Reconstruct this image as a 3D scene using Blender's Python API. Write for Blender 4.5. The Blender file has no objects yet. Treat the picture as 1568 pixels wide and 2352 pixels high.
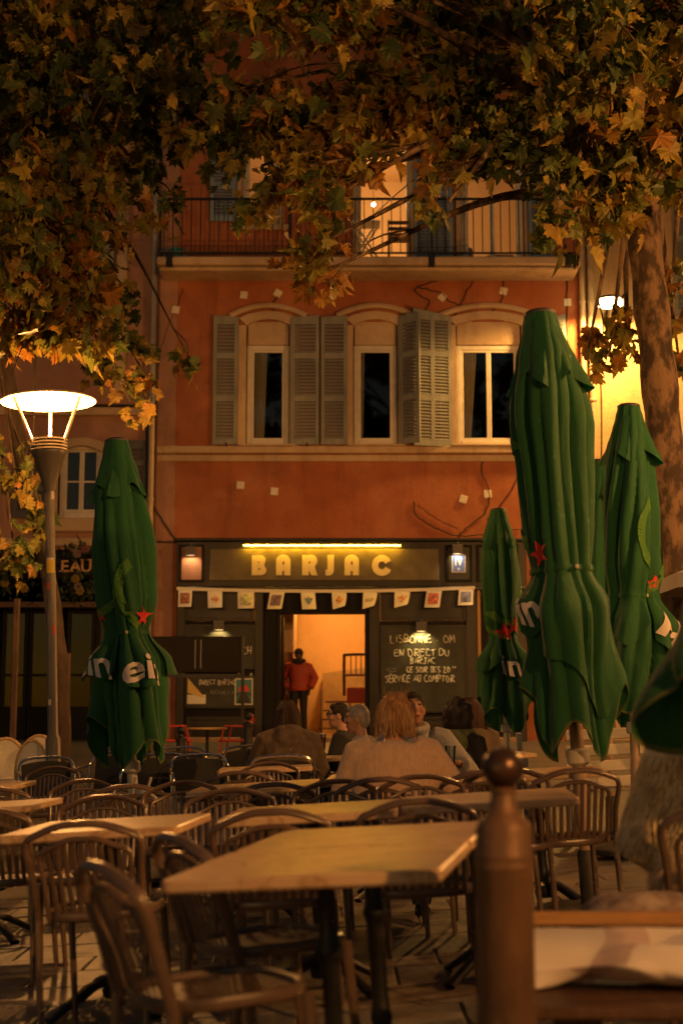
import bpy, bmesh, math, random
from math import sin, cos, pi, radians, atan, sqrt, hypot
from mathutils import Vector, Matrix, Euler, noise as mnoise
random.seed(7)
scene = bpy.context.scene
COL = scene.collection

# ------------------------------------------------------------------ camera
CAM_H = 1.135
FPX = 3300.0                      # focal length in pixels of a 1568 x 2352 picture
PITCH = atan(459.0 / FPX)
cd = bpy.data.cameras.new('camera')
cd.sensor_fit = 'VERTICAL'
cd.sensor_height = 36.0
cd.sensor_width = 24.0
cd.lens = 36.0 * FPX / 2352.0
cd.clip_start = 0.1
cd.clip_end = 400
cd.dof.use_dof = True
cd.dof.focus_distance = 11.5
cd.dof.aperture_fstop = 2.4
cam = bpy.data.objects.new('camera', cd)
COL.objects.link(cam)
cam.location = (0, 0, CAM_H)
cam.rotation_euler = (pi / 2 + PITCH, 0, 0)
scene.camera = cam

# ------------------------------------------------------------------ dusk sky, weak last light, exposure
SUN_EL, SUN_AZ = radians(3), radians(215)
w = bpy.data.worlds.new('World')
scene.world = w
w.use_nodes = True
nt = w.node_tree
sky = nt.nodes.new('ShaderNodeTexSky')
sky.sky_type = 'NISHITA'
sky.sun_disc = False
sky.sun_elevation = SUN_EL
sky.sun_rotation = SUN_AZ
bg = nt.nodes['Background']
nt.links.new(sky.outputs[0], bg.inputs[0])
bg.inputs[1].default_value = 0.016
sd = bpy.data.lights.new('sun', 'SUN')
sd.energy = 0.012
sd.angle = radians(20)
sd.color = (1.0, 0.72, 0.45)
sun = bpy.data.objects.new('sun', sd)
COL.objects.link(sun)
sv = Vector((sin(SUN_AZ) * cos(SUN_EL), cos(SUN_AZ) * cos(SUN_EL), sin(SUN_EL)))
sun.rotation_euler = sv.to_track_quat('Z', 'Y').to_euler()
scene.view_settings.view_transform = 'Standard'
scene.view_settings.look = 'None'
scene.view_settings.exposure = 1.3
scene.view_settings.gamma = 1.0
scene.render.engine = 'CYCLES'
scene.cycles.use_denoising = True
scene.cycles.max_bounces = 6
scene.cycles.diffuse_bounces = 3
scene.cycles.glossy_bounces = 3
scene.cycles.transparent_max_bounces = 12
scene.cycles.caustics_reflective = False
scene.cycles.caustics_refractive = False
scene.cycles.sample_clamp_indirect = 4.0
WARM = (1.0, 0.42, 0.105)

# ------------------------------------------------------------------ pixel -> place helpers (pixels of a 1568 x 2352 picture)
def at(px, py, Y):
    x = (px - 784.0) / FPX
    u = (1176.0 - py) / FPX
    dy = cos(PITCH) - u * sin(PITCH)
    k = Y / dy
    return Vector((x * k, Y, CAM_H + (sin(PITCH) + u * cos(PITCH)) * k))

TILT = 0.062
def ground_z(x, y):
    f = 1.0 if y < 9 else max(0.0, 1.0 - (y - 9) / 8.0)
    xx = max(-4.0, min(4.0, x))
    return TILT * xx * f + 0.06 * min(11.0, max(0.0, y - 16.0))

def on_ground(px, Y):
    """a point on the ground at distance Y whose picture column is px"""
    p = at(px, 1700, Y)
    return Vector((p.x, Y, ground_z(p.x, Y)))

# ------------------------------------------------------------------ materials
MATS = {}
def mat(name, color, rough=0.6, metal=0.0, var=0.0, vscale=6.0, bump=0.0, bscale=40.0, emis=None, estr=0.0,
        col2=None, stretch=(1, 1, 1), spec=0.5, coat=0.0, sheen=0.0, detail=6.0):
    m = bpy.data.materials.new(name)
    m.use_nodes = True
    n = m.node_tree.nodes
    l = m.node_tree.links
    b = n['Principled BSDF']
    c = (*color, 1)
    b.inputs['Base Color'].default_value = c
    b.inputs['Roughness'].default_value = rough
    b.inputs['Metallic'].default_value = metal
    b.inputs['Specular IOR Level'].default_value = spec
    b.inputs['Coat Weight'].default_value = coat
    b.inputs['Sheen Weight'].default_value = sheen
    tc = None
    if var or col2 or bump:
        tc = n.new('ShaderNodeTexCoord')
        mp = n.new('ShaderNodeMapping')
        mp.inputs['Scale'].default_value = stretch
        l.new(tc.outputs['Object'], mp.inputs[0])
    if var or col2:
        nz = n.new('ShaderNodeTexNoise')
        nz.inputs['Scale'].default_value = vscale
        nz.inputs['Detail'].default_value = detail
        nz.inputs['Roughness'].default_value = 0.62
        l.new(mp.outputs[0], nz.inputs['Vector'])
        rp = n.new('ShaderNodeValToRGB')
        rp.color_ramp.elements[0].position = 0.32
        rp.color_ramp.elements[1].position = 0.68
        lo = tuple(v * (1 - var) for v in color)
        hi = col2 if col2 else tuple(min(1, v * (1 + var)) for v in color)
        rp.color_ramp.elements[0].color = (*lo, 1)
        rp.color_ramp.elements[1].color = (*hi, 1)
        l.new(nz.outputs['Fac'], rp.inputs[0])
        l.new(rp.outputs[0], b.inputs['Base Color'])
        mr = n.new('ShaderNodeMapRange')
        mr.inputs['To Min'].default_value = max(0.03, rough - 0.12)
        mr.inputs['To Max'].default_value = min(1, rough + 0.12)
        l.new(nz.outputs['Fac'], mr.inputs[0])
        l.new(mr.outputs[0], b.inputs['Roughness'])
    if bump:
        nb = n.new('ShaderNodeTexNoise')
        nb.inputs['Scale'].default_value = bscale
        nb.inputs['Detail'].default_value = 5
        l.new(mp.outputs[0], nb.inputs['Vector'])
        bp = n.new('ShaderNodeBump')
        bp.inputs['Strength'].default_value = bump
        bp.inputs['Distance'].default_value = 0.02
        l.new(nb.outputs['Fac'], bp.inputs['Height'])
        l.new(bp.outputs[0], b.inputs['Normal'])
    if emis:
        b.inputs['Emission Color'].default_value = (*emis, 1)
        b.inputs['Emission Strength'].default_value = estr
    MATS[name] = m
    return m

def stucco(name, base, dark, light, stain=0.5):
    """old limewash: patches, vertical rain streaks, fine grain"""
    m = bpy.data.materials.new(name)
    m.use_nodes = True
    n, l = m.node_tree.nodes, m.node_tree.links
    b = n['Principled BSDF']
    b.inputs['Roughness'].default_value = 0.9
    b.inputs['Specular IOR Level'].default_value = 0.2
    tc = n.new('ShaderNodeTexCoord')
    def nz(scale, st=(1, 1, 1), det=8, rgh=0.6):
        mp = n.new('ShaderNodeMapping')
        mp.inputs['Scale'].default_value = st
        l.new(tc.outputs['Object'], mp.inputs[0])
        t = n.new('ShaderNodeTexNoise')
        t.inputs['Scale'].default_value = scale
        t.inputs['Detail'].default_value = det
        t.inputs['Roughness'].default_value = rgh
        l.new(mp.outputs[0], t.inputs['Vector'])
        return t
    def ramp(src, p0, p1):
        r = n.new('ShaderNodeMapRange')
        r.inputs['From Min'].default_value = p0
        r.inputs['From Max'].default_value = p1
        l.new(src.outputs['Fac'], r.inputs[0])
        return r
    def mix(fac, a, c, k=1.0):
        x = n.new('ShaderNodeMix')
        x.data_type = 'RGBA'
        mu = n.new('ShaderNodeMath')
        mu.operation = 'MULTIPLY'
        mu.inputs[1].default_value = k
        l.new(fac.outputs[0], mu.inputs[0])
        l.new(mu.outputs[0], x.inputs['Factor'])
        if hasattr(a, 'outputs'):
            l.new(a.outputs['Result'], x.inputs['A'])
        else:
            x.inputs['A'].default_value = (*a, 1)
        x.inputs['B'].default_value = (*c, 1)
        return x
    c1 = mix(ramp(nz(0.9), 0.40, 0.62), base, light, 0.9)
    c2 = mix(ramp(nz(2.3, (1, 1, 1), 10, 0.7), 0.48, 0.78), c1, dark, 0.6)
    c3 = mix(ramp(nz(3.2, (1, 1, 0.12), 6), 0.55, 0.75), c2, dark, stain)
    c4 = mix(ramp(nz(28, (1, 1, 1), 6, 0.75), 0.55, 0.8), c3, dark, 0.35)
    l.new(c4.outputs['Result'], b.inputs['Base Color'])
    bp = n.new('ShaderNodeBump')
    bp.inputs['Strength'].default_value = 0.45
    bp.inputs['Distance'].default_value = 0.03
    l.new(nz(16, (1, 1, 1), 9, 0.7).outputs['Fac'], bp.inputs['Height'])
    l.new(bp.outputs[0], b.inputs['Normal'])
    MATS[name] = m
    return m

def glass(name='window_glass'):
    m = bpy.data.materials.new(name)
    m.use_nodes = True
    n, l = m.node_tree.nodes, m.node_tree.links
    n.remove(n['Principled BSDF'])
    g = n.new('ShaderNodeBsdfGlossy')
    g.inputs['Roughness'].default_value = 0.03
    t = n.new('ShaderNodeBsdfTransparent')
    t.inputs[0].default_value = (0.9, 0.92, 0.9, 1)
    f = n.new('ShaderNodeFresnel')
    f.inputs[0].default_value = 1.5
    mx = n.new('ShaderNodeMixShader')
    l.new(f.outputs[0], mx.inputs[0])
    l.new(t.outputs[0], mx.inputs[1])
    l.new(g.outputs[0], mx.inputs[2])
    l.new(mx.outputs[0], n['Material Output'].inputs[0])
    MATS[name] = m
    return m

# ------------------------------------------------------------------ mesh builder
class MB:
    def __init__(s):
        s.v = []
        s.f = []
        s.mi = []
        s.cur = 0
    def add(s, vs, fs):
        o = len(s.v)
        s.v += [tuple(v) for v in vs]
        s.f += [tuple(i + o for i in f) for f in fs]
        s.mi += [s.cur] * len(fs)
        return s
    def box(s, c, d, M=None, ch=0.0):
        """box with centre c and size d; ch chamfers its edges"""
        hx, hy, hz = d[0] / 2, d[1] / 2, d[2] / 2
        if ch <= 0:
            vs = [(x, y, z) for x in (-hx, hx) for y in (-hy, hy) for z in (-hz, hz)]
            fs = [(0, 1, 3, 2), (4, 6, 7, 5), (0, 4, 5, 1), (2, 3, 7, 6), (0, 2, 6, 4), (1, 5, 7, 3)]
        else:
            ch = min(ch, hx * .9, hy * .9, hz * .9)
            vs, idx = [], {}
            for sx in (-1, 1):
                for sy in (-1, 1):
                    for sz in (-1, 1):
                        for a in range(3):
                            p = [sx * (hx - ch), sy * (hy - ch), sz * (hz - ch)]
                            p[a] = (sx * hx, sy * hy, sz * hz)[a]
                            idx[(sx, sy, sz, a)] = len(vs)
                            vs.append(tuple(p))
            fs = []
            for a in range(3):
                b_, c_ = (a + 1) % 3, (a + 2) % 3
                for sg in (-1, 1):
                    q = []
                    for (sb, sc) in ((-1, -1), (1, -1), (1, 1), (-1, 1)):
                        k = [0, 0, 0]
                        k[a], k[b_], k[c_] = sg, sb, sc
                        q.append(idx[(*k, a)])
                    fs.append(tuple(q if sg > 0 else q[::-1]))
                for sb in (-1, 1):
                    for sc in (-1, 1):
                        k1 = [0, 0, 0]
                        k1[b_], k1[c_] = sb, sc
                        k1[a] = -1
                        k2 = list(k1)
                        k2[a] = 1
                        q = [idx[(*k1, b_)], idx[(*k2, b_)], idx[(*k2, c_)], idx[(*k1, c_)]]
                        fs.append(tuple(q if sb * sc < 0 else q[::-1]))
            for sx in (-1, 1):
                for sy in (-1, 1):
                    for sz in (-1, 1):
                        q = [idx[(sx, sy, sz, a)] for a in range(3)]
                        fs.append(tuple(q if sx * sy * sz > 0 else q[::-1]))
        c = Vector(c)
        if M is not None:
            vs = [M @ Vector(v) + c for v in vs]
        else:
            vs = [Vector(v) + c for v in vs]
        return s.add(vs, fs)
    def bx(s, x0, x1, y0, y1, z0, z1, ch=0.0):
        return s.box(((x0 + x1) / 2, (y0 + y1) / 2, (z0 + z1) / 2), (abs(x1 - x0), abs(y1 - y0), abs(z1 - z0)), None, ch)
    def tube(s, pts, rad, n=8, closed=False, caps=True, flat=None):
        """tube along pts; rad number, list or list of (ra, rb); flat = second radius factor"""
        pts = [Vector(p) for p in pts]
        N = len(pts)
        rs = rad if isinstance(rad, (list, tuple)) else [rad] * N
        vs, fs = [], []
        prev = None
        for i, p in enumerate(pts):
            a = pts[(i - 1) % N] if (closed or i > 0) else pts[i]
            b = pts[(i + 1) % N] if (closed or i < N - 1) else pts[i]
            t = (b - a)
            t = t.normalized() if t.length > 1e-9 else Vector((0, 0, 1))
            if prev is None:
                up = Vector((0, 0, 1)) if abs(t.z) < 0.9 else Vector((0, 1, 0))
                u = t.cross(up).normalized()
            else:
                u = prev - t * prev.dot(t)
                u = u.normalized() if u.length > 1e-6 else t.orthogonal().normalized()
            prev = u
            v = t.cross(u)
            r = rs[i]
            ra, rb = r if isinstance(r, (tuple, list)) else (r, r * (flat if flat else 1))
            for k in range(n):
                an = 2 * pi * k / n
                vs.append(p + u * (ra * cos(an)) + v * (rb * sin(an)))
        for i in range(N if closed else N - 1):
            j = (i + 1) % N
            for k in range(n):
                k2 = (k + 1) % n
                fs.append((i * n + k, i * n + k2, j * n + k2, j * n + k))
        if caps and not closed:
            fs.append(tuple(range(n))[::-1])
            fs.append(tuple((N - 1) * n + k for k in range(n)))
        return s.add(vs, fs)
    def lathe(s, prof, c=(0, 0, 0), n=20, axis=None):
        """prof = [(r, z)...] turned round z through c"""
        c = Vector(c)
        vs, fs = [], []
        for (r, z) in prof:
            for k in range(n):
                a = 2 * pi * k / n
                vs.append(Vector((r * cos(a), r * sin(a), z)))
        if axis is not None:
            q = Vector((0, 0, 1)).rotation_difference(Vector(axis).normalized())
            vs = [q @ v for v in vs]
        vs = [v + c for v in vs]
        m = len(prof)
        for i in range(m - 1):
            for k in range(n):
                k2 = (k + 1) % n
                fs.append((i * n + k, i * n + k2, (i + 1) * n + k2, (i + 1) * n + k))
        fs.append(tuple(range(n))[::-1])
        fs.append(tuple((m - 1) * n + k for k in range(n)))
        return s.add(vs, fs)
    def ell(s, c, r, M=None, nu=16, nv=10):
        c = Vector(c)
        vs, fs = [], []
        for j in range(nv + 1):
            ph = pi * j / nv
            for k in range(nu):
                a = 2 * pi * k / nu
                p = Vector((r[0] * sin(ph) * cos(a), r[1] * sin(ph) * sin(a), r[2] * cos(ph)))
                vs.append((M @ p if M is not None else p) + c)
        for j in range(nv):
            for k in range(nu):
                k2 = (k + 1) % nu
                fs.append((j * nu + k, (j + 1) * nu + k, (j + 1) * nu + k2, j * nu + k2))
        return s.add(vs, fs)
    def prism(s, poly, y0, y1):
        """polygon of (x, z) extruded from y0 (front) to y1"""
        n = len(poly)
        vs = [(x, y0, z) for x, z in poly] + [(x, y1, z) for x, z in poly]
        fs = [tuple(range(n)), tuple(range(2 * n - 1, n - 1, -1))]
        for i in range(n):
            j = (i + 1) % n
            fs.append((i, i + n, j + n, j))
        return s.add(vs, fs)
    def quad(s, a, b, c, d):
        return s.add([a, b, c, d], [(0, 1, 2, 3)])
    def mesh(s, name, mats, smooth=False):
        me = bpy.data.meshes.new(name)
        me.from_pydata([tuple(v) for v in s.v], [], s.f)
        mats = mats if isinstance(mats, (list, tuple)) else [mats]
        for m in mats:
            me.materials.append(MATS[m] if isinstance(m, str) else m)
        if len(mats) > 1:
            me.polygons.foreach_set('material_index', s.mi)
        if smooth:
            me.polygons.foreach_set('use_smooth', [True] * len(me.polygons))
        me.update()
        if smooth == 'auto' or smooth is True:
            try:
                me.set_sharp_from_angle(angle=radians(40))
            except Exception:
                pass
        return me

ORG = {}
def thing(name, label, cat, loc=(0, 0, 0), rot=(0, 0, 0), group=None):
    o = bpy.data.objects.new(name, None)
    o.empty_display_size = 0.1
    COL.objects.link(o)
    o.location = loc
    o.rotation_euler = rot
    o['label'] = label
    o['category'] = cat
    if group:
        o['group'] = group
    ORG[o.name] = Vector(loc)
    return o
def tag(o, label, cat, group=None):
    o['label'] = label
    o['category'] = cat
    if group:
        o['group'] = group
    return o
def obj(name, data, mats=None, parent=None, smooth=False, world=False, label=None, kind=None):
    """one mesh object; world=True means its vertices are world coordinates although it is parented"""
    me = data.mesh(name, mats, smooth) if isinstance(data, MB) else data
    o = bpy.data.objects.new(name, me)
    COL.objects.link(o)
    if parent is not None:
        o.parent = parent
        if world:
            o.location = -ORG.get(parent.name, Vector((0, 0, 0)))
    ORG[o.name] = Vector((0, 0, 0))
    if label:
        o['label'] = label
    if kind:
        o['kind'] = kind
    return o
def dup(root, loc, rot, label, group=None):
    """copy a thing with its parts and sub-parts"""
    r = root.copy()
    COL.objects.link(r)
    r.location = loc
    r.rotation_euler = rot
    r['label'] = label
    if group:
        r['group'] = group
    for ch in list(root.children):
        c = ch.copy()
        COL.objects.link(c)
        c.parent = r
        for g in list(ch.children):
            d = g.copy()
            COL.objects.link(d)
            d.parent = c
    return r
def lamp(name, kind, loc, energy, color=WARM, radius=0.05, rot=None, spot=None, parent=None, blend=0.5):
    ld = bpy.data.lights.new(name, kind)
    ld.energy = energy
    ld.color = color
    if kind != 'AREA':
        ld.shadow_soft_size = radius
    if spot:
        ld.spot_size = spot
        ld.spot_blend = blend
    o = bpy.data.objects.new(name, ld)
    COL.objects.link(o)
    if parent is not None:
        o.parent = parent
        o.location = Vector(loc) - ORG.get(parent.name, Vector((0, 0, 0)))
    else:
        o.location = loc
    if rot is not None:
        o.rotation_euler = rot
    return o
def aim(v):
    return Vector(v).to_track_quat('-Z', 'Y').to_euler()
def smooth_path(pts, k=6, closed=False):
    """Catmull-Rom through pts"""
    P = [Vector(p) for p in pts]
    n = len(P)
    out = []
    rng = range(n) if closed else range(n - 1)
    for i in rng:
        p0 = P[(i - 1) % n] if (closed or i > 0) else P[i] * 2 - P[i + 1]
        p1, p2 = P[i], P[(i + 1) % n]
        p3 = P[(i + 2) % n] if (closed or i < n - 2) else P[i + 1] * 2 - P[i]
        for j in range(k):
            t = j / k
            out.append(0.5 * ((2 * p1) + (p2 - p0) * t + (2 * p0 - 5 * p1 + 4 * p2 - p3) * t * t + (3 * p1 - p0 - 3 * p2 + p3) * t ** 3))
    if not closed:
        out.append(P[-1])
    return out

# ------------------------------------------------------------------ shared materials
stucco('terracotta', (0.36, 0.116, 0.05), (0.2, 0.066, 0.034), (0.43, 0.165, 0.08), 0.6)
stucco('pink_plaster', (0.36, 0.19, 0.13), (0.2, 0.1, 0.07), (0.42, 0.24, 0.17))
stucco('ochre_plaster', (0.5, 0.33, 0.16), (0.3, 0.19, 0.1), (0.58, 0.4, 0.2))
stucco('cream_stone', (0.5, 0.36, 0.22), (0.28, 0.18, 0.11), (0.58, 0.43, 0.28), 0.6)
stucco('room_wall', (0.72, 0.5, 0.28), (0.62, 0.42, 0.22), (0.75, 0.55, 0.33), 0.15)
mat('shutter_grey', (0.23, 0.23, 0.2), 0.7, var=0.25, vscale=5, stretch=(1, 1, .3))
mat('shutter_blue', (0.2, 0.27, 0.34), 0.7, var=0.2, vscale=5, stretch=(1, 1, .3))
mat('shutter_dark', (0.1, 0.1, 0.11), 0.7, var=0.25, vscale=5)
mat('white_paint', (0.66, 0.6, 0.48), 0.5, var=0.08, vscale=7)
mat('zinc', (0.3, 0.28, 0.25), 0.5, 0.3, var=0.2, vscale=3)
mat('pipe_cream', (0.5, 0.37, 0.22), 0.6, var=0.2, vscale=3)
mat('black_iron', (0.02, 0.02, 0.021), 0.45, 0.4, var=0.3, vscale=20)
mat('cable_black', (0.02, 0.018, 0.016), 0.7)
mat('shop_wood', (0.014, 0.0125, 0.009), 0.42, var=0.3, vscale=4, stretch=(1, 1, .25), spec=0.35)
mat('shop_wood_dark', (0.007, 0.006, 0.005), 0.55, var=0.3, vscale=4, spec=0.15)
mat('gold_letter', (0.74, 0.62, 0.33), 0.55, var=0.07, vscale=9)
mat('slate', (0.03, 0.031, 0.024), 0.66, col2=(0.06, 0.06, 0.046), vscale=3.5, bump=0.05, spec=.3)
mat('chalk', (0.72, 0.68, 0.55), 0.95)
mat('chalk_faint', (0.19, 0.185, 0.155), 0.95)
mat('paper', (0.72, 0.66, 0.52), 0.85, var=0.06, vscale=10)
mat('dark_void', (0.012, 0.01, 0.008), 0.9)
mat('curtain', (0.6, 0.52, 0.38), 0.9, var=0.1, vscale=3, stretch=(8, 8, 1))
mat('led_strip', (1, 0.8, 0.3), 0.5, emis=(1.0, 0.5, 0.022), estr=38)
mat('bulb', (1, 0.9, 0.7), 0.5, emis=(1.0, 0.75, 0.4), estr=40)
mat('wood_floor', (0.3, 0.17, 0.08), 0.5, var=0.3, vscale=5, stretch=(1, 8, 1))
mat('wood_dark', (0.1, 0.05, 0.025), 0.55, var=0.3, vscale=6, stretch=(8, 1, 1))
mat('wood_rail', (0.42, 0.22, 0.075), 0.42, var=0.22, vscale=7, stretch=(1, 9, 9), coat=0.1)
mat('red_plastic', (0.42, 0.035, 0.02), 0.4)
mat('rattan', (0.5, 0.36, 0.18), 0.6, var=0.2, vscale=60)
mat('white_wood', (0.62, 0.56, 0.44), 0.6, var=0.12, vscale=6, stretch=(1, 8, 8))
mat('alu', (0.62, 0.6, 0.58), 0.24, 1.0, var=0.1, vscale=20)
mat('dark_weave', (0.02, 0.019, 0.018), 0.6, bump=0.5, bscale=220)
mat('steel_grey', (0.16, 0.15, 0.145), 0.5, 0.3, var=0.15, vscale=3)
mat('skin', (0.5, 0.27, 0.17), 0.55, var=0.06, vscale=30)
mat('skin_dark', (0.1, 0.045, 0.026), 0.5)
mat('skin_tan', (0.36, 0.18, 0.1), 0.55)
glass()
# ================================================================== GROUND
YF = 26.5                                   # front plane of the houses
def fx(px, py):
    return at(px, py, YF).x
def fz(py):
    return at(784, py, YF).z
GF = ground_z(0, YF)

def ground_mat():
    m = bpy.data.materials.new('stone_paving')
    m.use_nodes = True
    n, l = m.node_tree.nodes, m.node_tree.links
    b = n['Principled BSDF']
    tc = n.new('ShaderNodeTexCoord')
    br = n.new('ShaderNodeTexBrick')
    br.inputs['Scale'].default_value = 1.0
    br.inputs['Brick Width'].default_value = 0.62
    br.inputs['Row Height'].default_value = 0.42
    br.inputs['Mortar Size'].default_value = 0.008
    br.inputs['Color1'].default_value = (0.2, 0.165, 0.125, 1)
    br.inputs['Color2'].default_value = (0.15, 0.125, 0.1, 1)
    br.inputs['Mortar'].default_value = (0.11, 0.09, 0.07, 1)
    l.new(tc.outputs['Object'], br.inputs['Vector'])
    nz = n.new('ShaderNodeTexNoise')
    nz.inputs['Scale'].default_value = 3
    nz.inputs['Detail'].default_value = 8
    l.new(tc.outputs['Object'], nz.inputs['Vector'])
    mx = n.new('ShaderNodeMix')
    mx.data_type = 'RGBA'
    mx.blend_type = 'MULTIPLY'
    mx.inputs['Factor'].default_value = 0.7
    l.new(br.outputs['Color'], mx.inputs['A'])
    l.new(nz.outputs['Color'], mx.inputs['B'])
    l.new(mx.outputs['Result'], b.inputs['Base Color'])
    b.inputs['Roughness'].default_value = 0.55
    bp = n.new('ShaderNodeBump')
    bp.inputs['Strength'].default_value = 0.4
    bp.inputs['Distance'].default_value = 0.01
    l.new(br.outputs['Fac'], bp.inputs['Height'])
    bp.invert = True
    l.new(bp.outputs[0], b.inputs['Normal'])
    MATS['stone_paving'] = m
ground_mat()
mat('slab_stone', (0.19, 0.155, 0.115), 0.5, var=0.4, vscale=4, bump=0.25, bscale=30)
mat('slab_stone_grey', (0.15, 0.13, 0.105), 0.5, var=0.4, vscale=5, bump=0.25, bscale=30)

g = MB()
xs = [-60, -20, -8] + [-4 + 0.5 * i for i in range(17)] + [8, 20, 60]
ys = [-40, -10, 0] + [1 + 0.5 * i for i in range(65)] + [40, 80]
vs = [(x, y, ground_z(x, y) - 0.012) for y in ys for x in xs]
nx = len(xs)
fs = [(j * nx + i, j * nx + i + 1, (j + 1) * nx + i + 1, (j + 1) * nx + i) for j in range(len(ys) - 1) for i in range(nx - 1)]
g.add(vs, fs)
ground = obj('ground', g, 'stone_paving', smooth=True, kind='structure')
slab_me = [MB().box((0, 0, 0), (0.612 * sx, 0.412, 0.03), None, 0.006).mesh('slab', m) for m in ('slab_stone', 'slab_stone_grey') for sx in (1, 0.997)]
rs = random.Random(3)
for r in range(17):
    y = 3.0 + 0.42 * r
    hw = 0.9 + 0.26 * y
    x = -hw + (0.31 if r % 2 else 0)
    while x < hw + 0.3:
        o = obj('slab', rs.choice(slab_me), parent=ground)
        o.location = (x, y, ground_z(x, y) - 0.0125 + rs.uniform(0, .004))
        o.rotation_euler = (rs.uniform(-.004, .004), -atan(TILT) + rs.uniform(-.004, .004), 0)
        x += 0.62

# ================================================================== BUILDING HELPERS
def wall_mesh(x0, x1, z0, z1, holes, y, depth, back=None):
    """front wall with rectangular openings and their reveals"""
    m = MB()
    X = sorted({x0, x1, *[h[0] for h in holes], *[h[1] for h in holes]})
    Z = sorted({z0, z1, *[h[2] for h in holes], *[h[3] for h in holes]})
    X = [v for v in X if x0 <= v <= x1]
    Z = [v for v in Z if z0 <= v <= z1]
    for i in range(len(X) - 1):
        for j in range(len(Z) - 1):
            cx, cz = (X[i] + X[i + 1]) / 2, (Z[j] + Z[j + 1]) / 2
            if any(h[0] < cx < h[1] and h[2] < cz < h[3] for h in holes):
                continue
            for yy in (y, y + depth):
                m.quad((X[i], yy, Z[j]), (X[i + 1], yy, Z[j]), (X[i + 1], yy, Z[j + 1]), (X[i], yy, Z[j + 1]))
    for (a, b, c, d) in holes:
        m.quad((a, y, c), (a, y + depth, c), (a, y + depth, d), (a, y, d))
        m.quad((b, y, c), (b, y, d), (b, y + depth, d), (b, y + depth, c))
        m.quad((a, y, d), (a, y + depth, d), (b, y + depth, d), (b, y, d))
        m.quad((a, y, c), (b, y, c), (b, y + depth, c), (a, y + depth, c))
    return m

def shell(x0, x1, z0, z1, y0, y1, floors=()):
    """sides, back, roof and floors of a house behind its front wall"""
    m = MB()
    m.bx(x0, x0 + .2, y0, y1, z0, z1)
    m.bx(x1 - .2, x1, y0, y1, z0, z1)
    m.bx(x0 + .2, x1 - .2, y1, y1 + .2, z0, z1)
    m.bx(x0, x1, y0, y1 + .2, z1, z1 + .2)
    for z in floors:
        m.bx(x0 + .2, x1 - .2, y0, y1, z, z + .2)
    return m

SLAT_CACHE = {}
def shutter(parent, x0, x1, z0, z1, y, material, hinge=None, ang=0.0, slope=0.0, panels=3, middle=False):
    """louvred shutter: frame part with each slat a sub-part. hinge 'l' / 'r' turns it out of the wall by ang"""
    wdt, h = x1 - x0, z1 - z0
    st, t = 0.07, 0.04
    m = MB()
    zt = lambda x: h + slope * (x - wdt / 2)
    for a, b in ((0, st), (wdt - st, wdt)):
        m.prism([(a, 0), (b, 0), (b, zt(b)), (a, zt(a))], -t / 2, t / 2)
    if middle:
        m.bx(wdt / 2 - .04, wdt / 2 + .04, -t / 2, t / 2, .1, h - .15)
    rails = [0] + [h * k / panels for k in range(1, panels)]
    for k, r in enumerate(rails):
        m.bx(st, wdt - st, -t / 2 + .002, t / 2 - .002, r, r + .11)
    m.prism([(st, h - .16), (wdt - st, h - .16), (wdt - st, zt(wdt - st)), (st, zt(st))], -t / 2 + .002, t / 2 - .002)
    p = obj('shutter', m, material, parent)
    ow = ORG.get(parent.name, Vector())
    if hinge == 'l':
        p.location = Vector((x0, y, z0)) - ow
        p.rotation_euler.z = -ang
    elif hinge == 'r':
        p.location = Vector((x1, y, z0)) - ow
        p.rotation_euler.z = ang
        for v in p.data.vertices:
            v.co.x -= wdt
    else:
        p.location = Vector((x0, y, z0)) - ow
    off = -wdt if hinge == 'r' else 0
    sw = wdt - 2 * st
    key = (round(sw, 3), material, middle)
    if key not in SLAT_CACHE:
        R = Matrix.Rotation(radians(56), 3, 'X')
        sm = MB()
        if middle:
            q = (sw - .08) / 2
            sm.box((-sw / 2 + q / 2, 0, 0), (q, .066, .009), R)
            sm.box((sw / 2 - q / 2, 0, 0), (q, .066, .009), R)
        else:
            sm.box((0, 0, 0), (sw, .066, .009), R)
        SLAT_CACHE[key] = sm.mesh('slat', material)
    tops = rails[1:] + [h - .16]
    for k, r in enumerate(rails):
        lo, hi = r + .11, tops[k]
        nsl = max(3, int((hi - lo) / .062))
        for i in range(nsl):
            o = obj('slat', SLAT_CACHE[key], parent=p)
            o.location = (off + wdt / 2, 0, lo + (i + .5) * (hi - lo) / nsl)
    return p

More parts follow.
